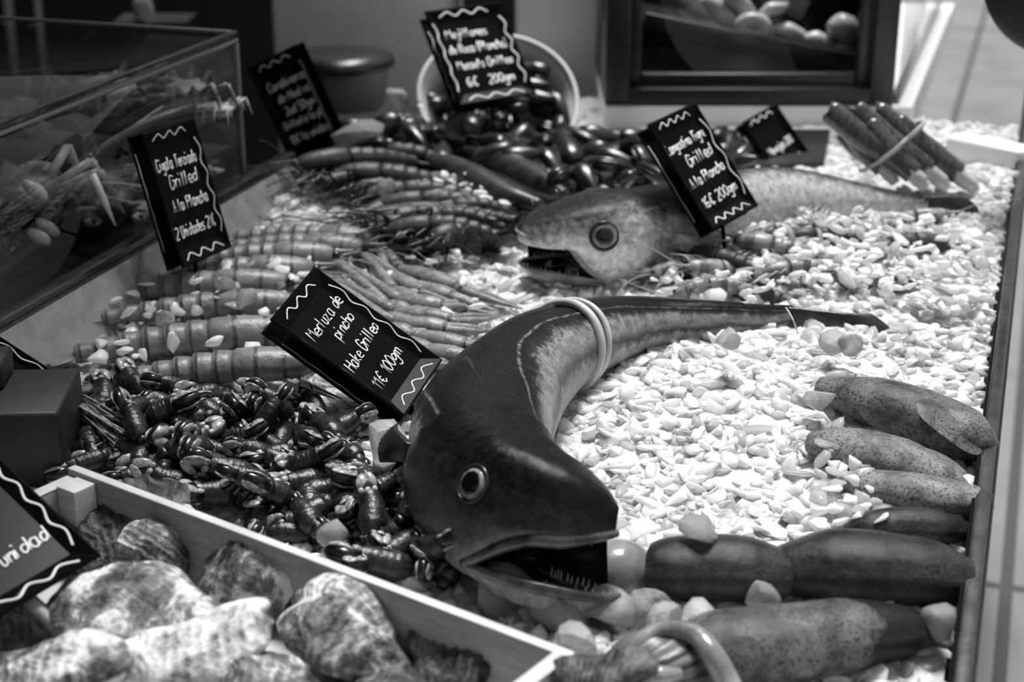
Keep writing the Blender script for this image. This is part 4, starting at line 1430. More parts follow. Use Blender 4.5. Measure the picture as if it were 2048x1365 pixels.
# ------------------------------------------------------------------ crustaceans
def shell_mat(name, lo, hi, rough=.25, scale=70, stripe=None, trans=.0, dots=None):
    k_ = NT(name)
    at = k_.n('ShaderNodeAttribute', attribute_name='suv')
    sp = k_.n('ShaderNodeSeparateXYZ'); k_.l(at.outputs['Vector'], sp.inputs[0])
    c = k_.coords()
    f = k_.noise(c, scale, 5)
    col = k_.ramp(f, [(.3, lo), (.7, hi)])
    if stripe:
        sn = k_.math('SINE', k_.math('MULTIPLY', sp.outputs[0], stripe[0]), 0)
        lo_, hi_ = (.1, .5) if len(stripe) < 3 else (.80, .97)
        col = k_.mix(k_.ramp(k_.math('ADD', sn, k_.math('MULTIPLY', k_.math('SUBTRACT', f, .5), .6)), [(lo_, 0), (hi_, 1)]), col, stripe[1])
    if dots:
        vo = k_.n('ShaderNodeTexVoronoi'); vo.inputs['Scale'].default_value = dots[0]; k_.l(c, vo.inputs['Vector'])
        col = k_.mix(k_.ramp(vo.outputs['Distance'], [(.12, 1), (.2, 0)]), col, dots[1])
    k_.set(Base_Color=col, Roughness=rough)
    k_.b.inputs['Subsurface Weight'].default_value = trans
    k_.b.inputs['Subsurface Radius'].default_value = (1, 1, 1); k_.b.inputs['Subsurface Scale'].default_value = .006
    k_.bump(f, .6, .003)
    k_.glints(c, 160, .8, .006, .3, .08)
    return k_.m
M['cigala'] = shell_mat('langoustine_shell', .13, .26, .4, trans=.3, stripe=(65, .05, 1))
M['cigala_claw'] = shell_mat('langoustine_claw', .08, .26, .4, dots=(240, .65))
M['cigala_leg'] = shell_mat('langoustine_leg', .25, .42)
M['carab'] = shell_mat('red_prawn_shell', .008, .03, .5)
M['carab_leg'] = shell_mat('red_prawn_leg', .012, .07, .25)
M['tiger'] = shell_mat('tiger_prawn_shell', .14, .40, stripe=(34, .09), rough=.4)
M['tiger_leg'] = shell_mat('tiger_prawn_leg', .22, .5)

def crustacean(name, tail_pts, head_len, r0, mats, segs=6, legs=5, leg_len=.05, antenna=None, claws=None, rostrum=.02, eye=.003, flatten=.9, fan=.028, seed=0, legmode='splay'):
    """tail_pts: path from tail root to the head end, in local space (z up, head towards the last point)"""
    r = np.random.default_rng(seed)
    path = Path(tail_pts)
    L = path.L
    la = L - head_len
    root = empty(name, (0, 0, 0))
    n = 20
    ang = np.linspace(0, 2 * np.pi, n, endpoint=False)
    def ringat(s, rr, zs=1.0):
        T, lat, up = path.frame(s)
        c_, s_ = np.cos(ang), np.sin(ang)
        low = np.where(s_ < 0, .75, 1.0)
        return path.pos(s) + rr * (c_[:, None] * lat + (s_ * low * flatten * zs)[:, None] * up)
    # abdomen: overlapping plates
    m_ = MB(); rings = []; at = []
    for k_ in range(segs):
        s0, s1 = la * k_ / segs, la * (k_ + 1) / segs
        b = (k_ + .5) / segs
        R_ = r0 * (.50 + .50 * min(1, b * 1.25) ** .8)
        for q, mul in ((0.0, .90), (.12, 1.05), (.35, 1.04), (.75, .99), (.97, .93)):
            rings.append(ringat(s0 + (s1 - s0) * q, R_ * mul)); at.append((s0 + (s1 - s0) * q) / L)
    m_.add(np.concatenate(rings), grid_faces(len(rings), n, True) + [tuple(range(n))[::-1], tuple((len(rings) - 1) * n + j for j in range(n))], 0,
           np.stack([np.repeat(at, n), np.tile(ang, len(rings)), np.zeros(n * len(rings))], 1))
    m_.build('abdomen', mats[0], root, attr=True)
    # carapace
    m_ = MB(); rings = []; at = []
    for q, mul in ((0, .93), (.05, 1.06), (.3, 1.10), (.6, 1.02), (.8, .85), (.93, .58), (1.0, .22)):
        rings.append(ringat(la + head_len * q, r0 * mul * (1 if q else .98))); at.append(.62 + .3 * q)
    m_.add(np.concatenate(rings), grid_faces(len(rings), n, True) + [tuple(range(n))[::-1], tuple((len(rings) - 1) * n + j for j in range(n))], 0,
           np.stack([np.repeat(at, n), np.tile(ang, len(rings)), np.zeros(n * len(rings))], 1))
    m_.build('carapace', mats[0], root, attr=True)
    T, lat, up = path.frame(L)
    hd_ = path.pos(L)
    m_ = MB(); tube(m_, [hd_ - T * .012 + up * r0 * .35, hd_ + T * rostrum * .5 + up * r0 * .42, hd_ + T * rostrum + up * r0 * .65], [r0 * .22, r0 * .12, .0004], 6, steps=8); m_.build('rostrum', mats[0], root)
    v, f = ico(2)
    for sd in (1, -1):
        m_ = MB(); m_.add(v * eye + hd_ - T * .004 + lat * sd * r0 * .5 + up * r0 * .22, f.tolist()); m_.build('eye', M['eye_black'], root)
    # tail fan
    T0, l0, u0 = path.frame(0)
    m_ = MB()
    for a_ in (-.75, -.38, 0, .38, .75):
        d_ = -T0 * math.cos(a_) + l0 * math.sin(a_)
        q = v * np.array([fan * .5, fan * .22, .0016])
        w_ = np.cross(u0, d_)
        m_.add(path.pos(0) + T0 * .004 + d_ * fan * .5 + q[:, :1] * d_ + q[:, 1:2] * w_ + q[:, 2:] * u0 + u0 * (.001 * abs(a_)), f.tolist())
    m_.build('tail_fan', mats[0], root)
    for i in range(legs):
        for sd in (1, -1):
            s_ = la + head_len * (.15 + .6 * i / max(1, legs - 1))
            T1, l1, u1 = path.frame(s_)
            b = path.pos(s_) + l1 * sd * r0 * .6 - u1 * r0 * .45
            fw_ = r.uniform(-.2, .6)
            k1 = b + (l1 * sd * .55 - u1 * .12 + T1 * fw_) * leg_len * .5
            k2 = k1 + (l1 * sd * .25 - u1 * .25 + T1 * (fw_ + .4) * .8) * leg_len * .5
            m_ = MB(); tube(m_, [b, k1, k2], [r0 * .15, r0 * .12, r0 * .04], 5, smooth=True, steps=9); m_.build('leg', mats[1], root)
    if antenna:
        for sd in (1, -1):
            b = hd_ + lat * sd * r0 * .3
            p_ = [b]
            d_ = T + lat * sd * r.uniform(.1, .5) + up * .25
            for j in range(5):
                d_ = d_ + lat * sd * r.uniform(-.15, .35) - up * .13; d_ /= np.linalg.norm(d_)
                p_.append(p_[-1] + d_ * antenna / 5)
            m_ = MB(); tube(m_, p_, [.0011, .0006, .0004], 5, steps=30); m_.build('antenna', mats[1], root)
    if claws:
        for sd in (1, -1):
            ln = claws * r.uniform(.9, 1.1)
            b = hd_ - T * head_len * .25 + lat * sd * r0 * .7 - up * r0 * .3
            e1 = b + (T * .55 + lat * sd * r.uniform(.25, .5)) * ln * .35
            e2 = e1 + (T * .95 + lat * sd * r.uniform(-.1, .15)) * ln * .42
            m_ = MB(); tube(m_, [b, e1], [r0 * .22, r0 * .30], 8, smooth=False); m_.build('claw_arm', mats[2], root)
            m_ = MB(); tube(m_, [e1, (e1 + e2) / 2, e2], [r0 * .34, r0 * .62, r0 * .50], 8, steps=12, flat=.75); cl = m_.build('claw', mats[2], root)
            for g_ in (1, -1):
                dd = (e2 - e1) / np.linalg.norm(e2 - e1)
                m2 = MB(); tube(m2, [e2 + lat * g_ * r0 * .15, e2 + dd * ln * .16 + lat * g_ * r0 * .26, e2 + dd * ln * .33 + lat * g_ * r0 * .03], [r0 * .27, r0 * .2, .0006], 7, steps=10); m2.build('claw_finger', mats[2], cl)
    return root

def aim(root, a, b, z_off=0.0, roll=0.0, scale=1.0):
    """turn a thing built along +x from the origin so that it runs from a to b"""
    d = np.asarray(b) - np.asarray(a)
    yaw = math.atan2(d[1], d[0]); pit = -math.atan2(d[2], math.hypot(d[0], d[1]))
    root.location = (float(a[0]), float(a[1]), float(a[2]) + z_off)
    root.rotation_euler = Euler((roll, pit, yaw), 'XYZ')
    root.scale = (scale,) * 3

CIG = [  # tail tip px, head px
 ((228, 768), (640, 735), 'langoustine nearest the goose barnacles, dark carapace under the leaning sign'),
 ((150, 712), (610, 668), 'langoustine with its tail furthest left on the ice, second from the front'),
 ((205, 640), (600, 612), 'langoustine third from the front, ice chips piled along its back'),
 ((212, 592), (590, 572), 'langoustine lying fourth from the front, just left of the leaning sign'),
 ((310, 560), (640, 545), 'langoustine in the middle of the row, tail end sunk in ice'),
 ((375, 528), (680, 518), 'langoustine behind the top corner of the leaning sign'),
 ((440, 500), (740, 505), 'langoustine under the foot of the cigala sign'),
 ((470, 478), (775, 492), 'rearmost langoustine beside the dark prawns, tail near the ice slope')]
CLAW = {7: ((800, 538), (915, 575), (1045, 618)), 6: ((815, 572), (905, 594), (990, 622)), 5: ((800, 602), (885, 614), (955, 608)), 4: ((790, 624), (900, 642), (1000, 634)),
        3: ((800, 648), (890, 658), (985, 662)), 2: ((830, 674), (930, 692), (1010, 690)), 1: ((840, 702), (930, 717), (1000, 722))}
for i, (a, b, lb) in enumerate(CIG):
    pa, pb = G(*a, .016), G(*b, .022)
    Ld = float(np.linalg.norm(pb - pa))
    hl = Ld * .42
    r_ = .0215 if i < 2 else .0185
    o = crustacean('langoustine', [(0, 0, 0), (Ld * .3, .004, .004), (Ld * .65, 0, .006), (Ld, -.002, .003)], hl, r_, (M['cigala'], M['cigala_leg'], M['cigala_claw']),
                   legs=4, leg_len=.085, antenna=.13, claws=None, rostrum=.028, eye=.0055, fan=.040, seed=i)
    aim(o, pa, pb, 0.0, RNG.uniform(-.25, .1))
    if i in CLAW:
        Mi = Matrix.LocRotScale(o.location, o.rotation_euler, o.scale).inverted()
        to = lambda x, y, z_: np.array(Mi @ Vector(G(x, y, z_)))
        for dx, dy, k_ in ((0, 0, 1.0), (-70, 9, .85)):
            (ax0, ay0), (ax1, ay1), (ax2, ay2) = CLAW[i]
            q0, q1, q2 = to(ax0 + dx * .4, ay0 + dy, .016), to(ax1 + dx, ay1 + dy, .018), to(ax2 + dx, ay2 + dy, .012)
            hd_ = to(b[0] - 20, b[1], .022)
            m_ = MB(); tube(m_, [hd_, (hd_ + q0) / 2 + [0, 0, .004], q0], [.005, .006, .008], 10, steps=14); m_.build('claw_arm', M['cigala_claw'], o)
            m_ = MB(); tube(m_, [q0, q0 * .7 + q1 * .3, q0 * .3 + q1 * .7, q1], [.006, .0125 * k_, .0135 * k_, .0105 * k_], 12, steps=24, flat=.85); cl = m_.build('claw', M['cigala_claw'], o)
            for g_ in (1, -1):
                m2 = MB(); sd_ = np.array([0, g_ * .0065 * k_, 0])
                tube(m2, [q1 + sd_ * .8, (q1 + q2) / 2 + sd_ * 1.1, q2 + sd_ * .15], [.0065 * k_, .005 * k_, .0008], 8, steps=14); m2.build('claw_finger', M['cigala_claw'], cl)
    tag(o, lb, 'langoustine', 'langoustines laid in a row')

# dark red prawns: heads to the left
CAR = [((840, 335), (600, 352)), ((880, 352), (640, 372)), ((830, 318), (585, 335)), ((930, 375), (690, 392)), ((1000, 412), (735, 425)), ((1035, 440), (770, 432)), ((960, 395), (700, 408)),
       ((1010, 455), (800, 462)), ((960, 440), (745, 452)), ((1030, 428), (830, 452)), ((900, 365), (660, 355)), ((985, 470), (860, 490)), ((905, 330), (700, 322)), ((900, 400), (725, 440)), ((1000, 470), (765, 474)), ((965, 492), (800, 496)), ((1010, 445), (705, 446)), ((930, 478), (720, 462)), ((1000, 455), (840, 500))]
FEEL = {0: [[(600, 345, .05), (555, 332, .05), (515, 345, .04), (495, 385, .015)], [(600, 348, .05), (540, 370, .03), (470, 410, .012), (440, 430, .012)]],
        2: [[(585, 365, .03), (540, 395, .014), (515, 425, .012), (540, 440, .012), (600, 410, .02)]], 5: [[(680, 452, .025), (600, 436, .014), (560, 432, .012), (542, 448, .012), (543, 465, .012)]],
        1: [[(640, 375, .04), (600, 392, .03), (570, 405, .02)], [(640, 380, .04), (655, 420, .02), (660, 428, .01)]]}
for i, (a, b) in enumerate(CAR):
    pa, pb = G(*a, .014 + .010 * (i % 3)), G(*b, .016 + .010 * (i % 3))
    Ld = float(np.linalg.norm(pb - pa)); r = np.random.default_rng(70 + i)
    bow = r.uniform(-.018, .018)
    o = crustacean('red_prawn', [(0, 0, -.004), (Ld * .35, bow, .008), (Ld * .7, bow * .7, .009), (Ld, 0, .002)], Ld * .42, .0165, (M['carab'], M['carab_leg']),
                   legs=5, leg_len=.10, antenna=.20 if i in (0, 1, 2, 5, 7) else .09, rostrum=.035, eye=.004, fan=.03, seed=30 + i)
    aim(o, pa, pb, 0.0, (1.0 if i % 2 else .35) + r.uniform(-.3, .3))
    if i in FEEL:
        Mi = Matrix.LocRotScale(o.location, o.rotation_euler, o.scale).inverted()
        for pl in FEEL[i]:
            m_ = MB(); tube(m_, [np.array(Mi @ Vector(G(x, y, z_))) for x, y, z_ in pl], [.0013, .0009, .0006], 6, steps=70); m_.build('antenna', M['carab_leg'], o)
    tag(o, 'dark whiskered prawn in the tangled heap left of the silvery hake', 'prawn', 'dark prawns heaped on the ice')

# tiger prawns half buried on the right
tp = [crustacean('tiger_prawn', [(0, 0, 0), (.035, .006, .006), (.07, .004, .007), (.105, -.004, .002)], .045, .0115, (M['tiger'], M['tiger_leg']), legs=5, leg_len=.05, antenna=.09, rostrum=.018, eye=.003, fan=.022, seed=90 + s) for s in range(3)]
for ch in tp[2].children:
    if ch.data.materials[0] == M['tiger']: ch.data.materials[0] = M['carab']
TPOLY = [(1290, 545), (1380, 470), (1530, 440), (1700, 425), (1830, 438), (1960, 452), (2000, 475), (2000, 590), (1900, 625), (1700, 560), (1500, 595), (1330, 585)]
rt_ = np.random.default_rng(21)
for i, q in enumerate(scatter_poly(TPOLY, 64, .030, 77, .004)):
    if i >= 3 and right_limit(q[None, :2])[0] > -.15: continue
    o = tp[i] if i < 3 else copy_tree(tp[int(rt_.integers(3))])
    o.location = tuple(q); o.rotation_euler = (rt_.uniform(-1.4, 1.4), rt_.uniform(-.12, .12), rt_.uniform(-.55, .55) + (math.pi if rt_.random() < .45 else 0)); o.scale = (rt_.uniform(.9, 1.15),) * 3
    tag(o, 'striped prawn half buried in ice on the right behind the curled hake', 'prawn', 'striped prawns under ice')

# two slim dark fish beside the mussels
M['slim'] = simple('slim_fish_skin', .008, .04, .35, 50, .3)
for nm, pts, lb in (('a', [(855, 318), (925, 352), (1000, 392), (1082, 412)], 'slim dark fish pointing at the silvery hake, nearer of the pair'),
                    ('b', [(930, 305), (1010, 335), (1080, 368), (1130, 392)], 'slim dark fish nearer the mussels, further of the pair')):
    p3 = [G(x, y, .026) for x, y in pts]
    root = empty('slim_fish', p3[1], lb, 'fish')
    m_ = MB(); tube(m_, p3, [.010, .021, .025, .024, .018, .009], 20, steps=50); m_.build('body', M['slim'], root)
    d = p3[0] - p3[1]; d /= np.linalg.norm(d)
    m_ = MB(); v_, f_ = ico(3); lat_ = np.cross(d, ZUP)
    q_ = v_ * np.array([.022, .002, .016]); m_.add(p3[0] + d * .016 + q_[:, :1] * d + q_[:, 1:2] * lat_ + q_[:, 2:] * ZUP, f_.tolist()); m_.build('tail_fin', M['slim'], root)
    m_ = MB(); m_.add(ico(2)[0] * .004 + p3[-1] + np.array([-.012, -.012, .008]), ico(2)[1].tolist()); m_.build('eye', M['eye_black'], root)
# ------------------------------------------------------------------ squid and cuttlefish on the right
def squid_mat(name, lo, hi, dots, patch=None, rough=.2):
    k_ = NT(name)
    at = k_.n('ShaderNodeAttribute', attribute_name='suv')
    sp = k_.n('ShaderNodeSeparateXYZ'); k_.l(at.outputs['Vector'], sp.inputs[0])
    c = k_.coords(rnd=False)
    f = k_.noise(c, 16, 5, .6, .5)
    f2 = k_.noise(c, 420, 2, .5)
    col = k_.ramp(f, [(.40, lo), (.58, hi)])
    big = k_.noise(k_.coords((1, 1, 1), False), 34, 5, .6, 1.2)
    col = k_.mix(k_.ramp(big, [(.36, .75), (.5, 0)]), col, dots)
    col = k_.mix(k_.ramp(f2, [(.54, 0), (.62, .85)]), col, dots)
    if patch:
        f3 = k_.noise(c, patch[0], 4, .6, .5)
        ps = k_.math('ADD', sp.outputs[0], k_.math('MULTIPLY', k_.math('SUBTRACT', f3, .5), .35))
        col = k_.mix(k_.ramp(ps, [(patch[1], 1), (patch[1] + .02, 0)]), col, patch[2])
    k_.set(Base_Color=col, Roughness=.35)
    k_.b.inputs['Specular IOR Level'].default_value = .2
    k_.b.inputs['Subsurface Weight'].default_value = .25
    k_.b.inputs['Subsurface Radius'].default_value = (1, 1, 1); k_.b.inputs['Subsurface Scale'].default_value = .006
    k_.bump(k_.math('ADD', k_.noise(c, 70, 8, .72), f), 1.0, .008)
    k_.glints(c, 170, .8, .0012, .45, .04)
    return k_.m
M['squid_a'] = squid_mat('squid_skin_speckled', .10, .26, .02)
M['squid_b'] = squid_mat('squid_skin_pale', .24, .42, .08)
M['squid_d'] = squid_mat('squid_skin_dark', .008, .055, .004)
M['squid_e'] = squid_mat('squid_skin_torn', .12, .26, .02, patch=(30, .36, .008))
M['squid_flesh'] = simple('squid_flesh', .15, .36, .22, 26, .5, coat=.4)

def tube_body(root, nm, pts, radii, mat, flat_=.8, seed=0, n=28, steps=70, lump=.05):
    m_ = MB()
    tube(m_, pts, radii, n, steps=steps, flat=1.0)
    vv = m_.v[0]
    cen = vv.reshape(-1, n, 3).mean(1).repeat(n, 0)
    off = vv - cen
    off[:, 2] *= flat_
    off *= (1 + lump * 1.6 * vnoise(vv, 22, seed) + lump * .6 * vnoise(vv, 80, seed + 9))[:, None]
    m_.v[0] = cen + off
    return m_.build(nm, mat, root, attr=True)

def squid(label, px, radii, mat, lift=.0, fin=True, head=None, seed=0, flat_=.8, finside=1, tail_at='start'):
    """px: picture points along the mantle, from its pointed end to the open end"""
    p3 = []
    for (x, y), r_ in zip(px, np.interp(np.linspace(0, 1, len(px)), np.linspace(0, 1, len(radii)), radii)):
        p3.append(G(x, y, r_ * flat_ * .75 + lift))
    root = empty('squid', p3[len(p3) // 2], label, 'squid')
    tube_body(root, 'mantle', p3, radii, mat, flat_, seed)
    p3 = np.array(p3)
    if fin:
        d = p3[1] - p3[0]; d /= np.linalg.norm(d)
        lat_ = np.cross(ZUP, d) * finside; lat_ /= np.linalg.norm(lat_)
        m_ = MB(); v_, f_ = ico(4)
        L_ = np.linalg.norm(p3[-1] - p3[0]) * .42
        q = v_ * np.array([L_ * .5, max(radii) * .75, .0022])
        q[:, 2] += .004 * np.sin(q[:, 0] * 60 + seed) - .35 * np.abs(q[:, 1]) * (q[:, 1] > 0)
        c_ = p3[0] + d * L_ * .58 + lat_ * max(radii) * .55 + ZUP * max(radii) * .35
        m_.add(c_ + q[:, :1] * d + q[:, 1:2] * lat_ + q[:, 2:] * ZUP, f_.tolist())
        m_.build('fin', mat, root)
    if head:
        d = p3[-1] - p3[-2]; d /= np.linalg.norm(d)
        hc = p3[-1] + d * head
        m_ = MB(); v_, f_ = ico(4)
        q = v_ * np.array([head * .95, head * .92, head * .85]) * (1 + .05 * vnoise(v_, 3, seed))[:, None]
        m_.add(hc + q, f_.tolist()); h_ = m_.build('head', M['squid_flesh'], root)
    return root

squid('speckled squid furthest up the right side, its mantle edge touching the rail', [(1985, 905), (1930, 872), (1840, 832), (1740, 800), (1640, 775)], [.012, .030, .033, .028, .014], M['squid_a'], lift=.006, seed=1)
squid('pale squid below the furthest one, translucent fin pointing at the rail', [(1940, 985), (1880, 955), (1800, 925), (1710, 900), (1620, 885)], [.005, .020, .026, .024, .012], M['squid_b'], lift=.006, seed=2, finside=-1)
squid('pale grey squid half covered by the fin of the one above', [(1975, 1010), (1900, 1000), (1820, 985), (1740, 972), (1660, 968)], [.016, .022, .022, .018, .010], M['squid_b'], seed=3, fin=False)
squid('small black glossy squid lying in ice by the rail', [(1940, 1062), (1880, 1056), (1810, 1052), (1740, 1058), (1690, 1068)], [.008, .017, .019, .017, .008], M['squid_d'], seed=4, finside=-1)
squid('long dark squid reaching the rail, right behind the pale headed one', [(1935, 1165), (1860, 1145), (1760, 1135), (1660, 1132), (1560, 1140)], [.020, .030, .034, .033, .022], M['squid_d'], lift=.004, seed=5, finside=-1)
squid('dark squid with a round pale head at the hake jaw', [(1575, 1150), (1500, 1140), (1420, 1135), (1340, 1138), (1310, 1140)], [.022, .030, .032, .031, .027], M['squid_d'], lift=.004, head=.030, seed=6, finside=-1)
squid('large blotched squid nearest the viewer, dark torn patch at its right end', [(1895, 1255), (1800, 1262), (1690, 1270), (1560, 1290), (1430, 1300), (1380, 1305)], [.004, .024, .032, .035, .033, .026], M['squid_e'], seed=7, fin=False, lift=.004)

# striped cuttlefish in the foreground with a pale arm
M['cuttle'] = shell_mat('cuttlefish_stripes', .06, .22, .4, 20, stripe=(34, .02))
cf = empty('cuttlefish', G(1330, 1330, .02), 'striped cuttlefish at the bottom edge with one long pale arm', 'cuttlefish')
v_, f_ = ico(5)
c_ = G(1325, 1345, .018)
m_ = MB()
q = v_ * np.array([.040, .034, .032]) * (1 + .05 * vnoise(v_, 3, 4))[:, None]
arc = np.sqrt((v_[:, 0] - .55) ** 2 + (v_[:, 2] + .6) ** 2)
q[:, 2] += .0006 * np.sin(arc * 40)
m_.add(q + c_, f_.tolist(), 0, np.stack([arc * .8, v_[:, 1], v_[:, 2]], 1)); m_.build('mantle', M['cuttle'], cf, attr=True)
m_ = MB(); tube(m_, [G(1268, 1345, .024), G(1275, 1295, .042), G(1320, 1262, .050), G(1385, 1268, .052), G(1425, 1310, .046), G(1455, 1365, .030), G(1475, 1410, .02)], [.004, .006, .0065, .0075, .0085, .009, .009], 12, steps=80)
m_.build('arm', M['squid_flesh'], cf)
m_ = MB(); tube(m_, [G(1280, 1350, .044), G(1320, 1352, .046), G(1360, 1348, .044)], [.004, .007, .004], 10, steps=30); m_.build('mantle_edge', M['squid_flesh'], cf)

# ------------------------------------------------------------------ razor clams in a rubber band
M['razor'] = simple('razor_shell', .025, .12, .25, 30, .1, stretch=(6, 6, 1), coat=.4)
M['razor_foot'] = simple('razor_foot', .42, .60, .3, 40, .1)
M['band'] = simple('rubber_band', .42, .58, .5, 40, .05)
RZ = [((1658, 222), (1800, 362), 0, 30), ((1708, 220), (1858, 378), 0, 24), ((1752, 222), (1895, 372), .012, 30), ((1735, 250), (1828, 385), -.014, 10), ((1790, 245), (1918, 385), .004, 22), ((1700, 255), (1768, 372), .016, 12),
      ((1690, 262), (1745, 352), .03, 8), ((1775, 240), (1880, 350), .03, 12)]
base_y = float(G(1835, 392)[1])
rz_mid = []
for i, (a, b, dy, foot) in enumerate(RZ):
    pb = PD(b[0], b[1] - 36, base_y - .01 + dy); pa = PD(a[0], a[1], base_y + .035 + dy)
    d = (pa - pb); d /= np.linalg.norm(d)
    lb = ['leftmost', 'second from the left', 'third from the left', 'front lower', 'rightmost', 'inner left', 'shorter back left', 'inner back'][i]
    root = empty('razor_clam', pb, '%s razor clam of the banded upright bundle' % lb, 'razor clam', 'razor clams in the bundle')
    m_ = MB()
    nrm_ = np.cross(d, [0, 1, 0]); nrm_ /= np.linalg.norm(nrm_)
    mid = (pa + pb) / 2 + nrm_ * .002
    tube(m_, [pb, (pb + mid) / 2, mid, (pa + mid) / 2, pa - d * .003, pa], [.0150, .0168, .0172, .0174, .0168, .011], 18, steps=30, flat=.72, up=(0, 1, 0))
    m_.build('shell', M['razor'], root)
    m_ = MB(); fl_ = foot / 1400.0
    tube(m_, [pb + d * .006, pb - d * fl_ * .6, pb - d * fl_ + np.array([.004, 0, -.004]), pb - d * (fl_ + .010) + np.array([.005, 0, -.008])], [.0112, .0108, .0112, .006], 12, steps=18); m_.build('foot', M['razor_foot'], root)
    rz_mid.append(pb + d * .045)
rz_mid = np.array(rz_mid); cc = rz_mid.mean(0)
axd = np.array([-.65, .2, .73]); axd /= np.linalg.norm(axd)
e1 = np.cross(axd, [0, 1, 0]); e1 /= np.linalg.norm(e1); e2 = np.cross(axd, e1)
m_ = MB()
pts = []
for t in np.linspace(0, 2 * np.pi, 33):
    dr = np.cos(t) * e1 + np.sin(t) * e2
    pts.append(cc + dr * (max(.020, max(((rz_mid - cc) @ dr).max(), 0) + .0165)))
for k_ in range(3):
    m2 = MB(); 
tube(m_, pts, .0042, 8, steps=120, flat=.6)
tag(m_.build('rubber_band', M['band'], origin=cc), 'pale rubber band holding the bundle of razor clams', 'band')

# bands on the hake: a doubled pale elastic round the tail half
for k_, (t_, lb) in enumerate(((.630, 'broad pale elastic band tied round the curled hake'), (.648, 'second strand of pale elastic close behind the broad one on the hake'))):
    s_ = H1PATH.L * t_
    pts = []
    for a in np.linspace(0, 2 * np.pi, 41):
        w_ = H1W(s_) + .003; h_ = H1H(s_) + .003
        shear = .018 * math.sin(a) * 1.0
        pts.append(H1X(s_ + shear * .6 - (.004 * k_ * math.cos(a)), w_ * math.cos(a), h_ * math.sin(a) * (1.0 if math.sin(a) > 0 else 1.03)))
    m_ = MB(); tube(m_, pts, .0045 if k_ == 0 else .0034, 10, steps=160)
    tag(m_.build('elastic_band', M['band'], origin=pts[10]), lb, 'band')
# a loose pale thread over the tail
m_ = MB(); tube(m_, [G(1572, 616, .045), G(1582, 632, .052), G(1590, 650, .046), G(1596, 668, .02)], .0009, 6, steps=20)
tag(m_.build('thread', M['band'], origin=G(1580, 632, .05)), 'thin pale thread across the root of the hake tail', 'thread')

# ------------------------------------------------------------------ crabs in the glass case
M['crab'] = simple('crab_shell', .06, .25, .35, 60, .6, bdist=.004)
M['crab_pale'] = simple('crab_shell_pale', .25, .8, .4, 45, .7, bdist=.005)
M['crab_leg'] = simple('crab_leg', .45, .7, .3, 40, .1)
def crab(label, c, size, yaw, mat, legmat, seed, tilt=0.0):
    r = np.random.default_rng(seed)
    c = np.asarray(c, float)
    root = empty('crab', c, label, 'crab', 'crabs in the glass case')
    R = np.array(Euler((tilt, 0, yaw), 'XYZ').to_matrix())
    v_, f_ = ico(4)
    q = v_ * np.array([1.0, .85, .48])
    n_ = vnoise(v_, 7, seed, 4)
    q *= (1 + .07 * n_)[:, None]
    q[:, 1] += .12 * (v_[:, 0] ** 2)
    spikes = np.clip(vnoise(v_, 16, seed + 3, 1) - .55, 0, 1) * .25
    q += v_ * spikes[:, None]
    m_ = MB(); m_.add((q * size) @ R.T + c, f_.tolist()); m_.build('carapace', mat, root)
    for sd in (1, -1):
        for i in range(4):
            a_ = (-.7 + .45 * i)
            d = np.array([sd * math.cos(a_), math.sin(a_) - .1, 0])
            b = d * size * .8
            k1 = d * size * 1.7 + np.array([0, 0, size * r.uniform(.35, .75)])
            k2 = d * size * 2.15 + np.array([0, 0, -size * r.uniform(.3, .6)])
            m_ = MB(); tube(m_, [p @ R.T + c for p in (b, (b + k1) / 2, k1)], [size * .13, size * .12, size * .10], 9, smooth=False); l_ = m_.build('leg', legmat, root)
            m2 = MB(); tube(m2, [p @ R.T + c for p in (k1, (k1 + k2) / 2, k2)], [size * .115, size * .09, size * .02], 9, smooth=False); m2.build('leg_tip', legmat, l_)
        d = np.array([sd * .55, .85, 0])
        m_ = MB(); tube(m_, [p @ R.T + c for p in (d * size * .8, d * size * 1.35 + np.array([sd * size * .2, 0, .1 * size]), d * size * 1.5 + np.array([-sd * size * .15, size * .45, 0]))], [size * .13, size * .17, size * .24], 10, steps=14); cl = m_.build('claw', legmat, root)
        e_ = d * size * 1.5 + np.array([-sd * size * .15, size * .45, 0])
        for g_ in (1, -1):
            m2 = MB(); tube(m2, [p @ R.T + c for p in (e_, e_ + np.array([g_ * size * .16, size * .25, 0]), e_ + np.array([g_ * .02 * size, size * .55, 0]))], [size * .14, size * .11, size * .02], 8, steps=10); m2.build('claw_finger', legmat, cl)
    return root
def inside(px, py, vv):
    """a point on the sight line at a given distance inside the front pane, kept under the lid and above the floor"""
    d = np.array([(px - 1024) / F, -(py - 682.5) / F, -1.0]) @ RC
    t = (((CASE_C - CAM) @ V) + vv) / (d @ V)
    p_ = CAM + d * t
    for zl in (LZ + CH - .045, LZ + .035):
        if (zl > LZ + .1 and p_[2] > zl) or (zl < LZ + .1 and p_[2] < zl):
            p_ = CAM + d * ((zl - HC) / d[2])
    return p_
cbox('inner_shelf', -.33, -.010, -.30, -.010, LZ, LZ + .042, M['tray_dark'])
def fit(px, py, vv, size):
    for _ in range(40):
        p_ = inside(px, py, vv)
        if (p_ - CASE_C) @ U < -.012 - size * 1.7: break
        vv *= .93
    return p_
crab('large dark crab at the front left of the glass case with pale bent legs', fit(40, 385, -.10, .05), .052, .5, M['crab'], M['crab_leg'], 1)
crab('pale spiny crab high in the case near its far end pane', fit(375, 185, -.12, .030), .033, 2.0, M['crab_pale'], M['crab'], 2)
crab('mottled pale crab left of the spiny one, seen through the top pane', fit(215, 185, -.24, .045), .045, .9, M['crab_pale'], M['crab'], 3)
crab('dark crab low in the middle of the glass case', fit(215, 405, -.13, .04), .040, 3.5, M['crab'], M['crab'], 4)
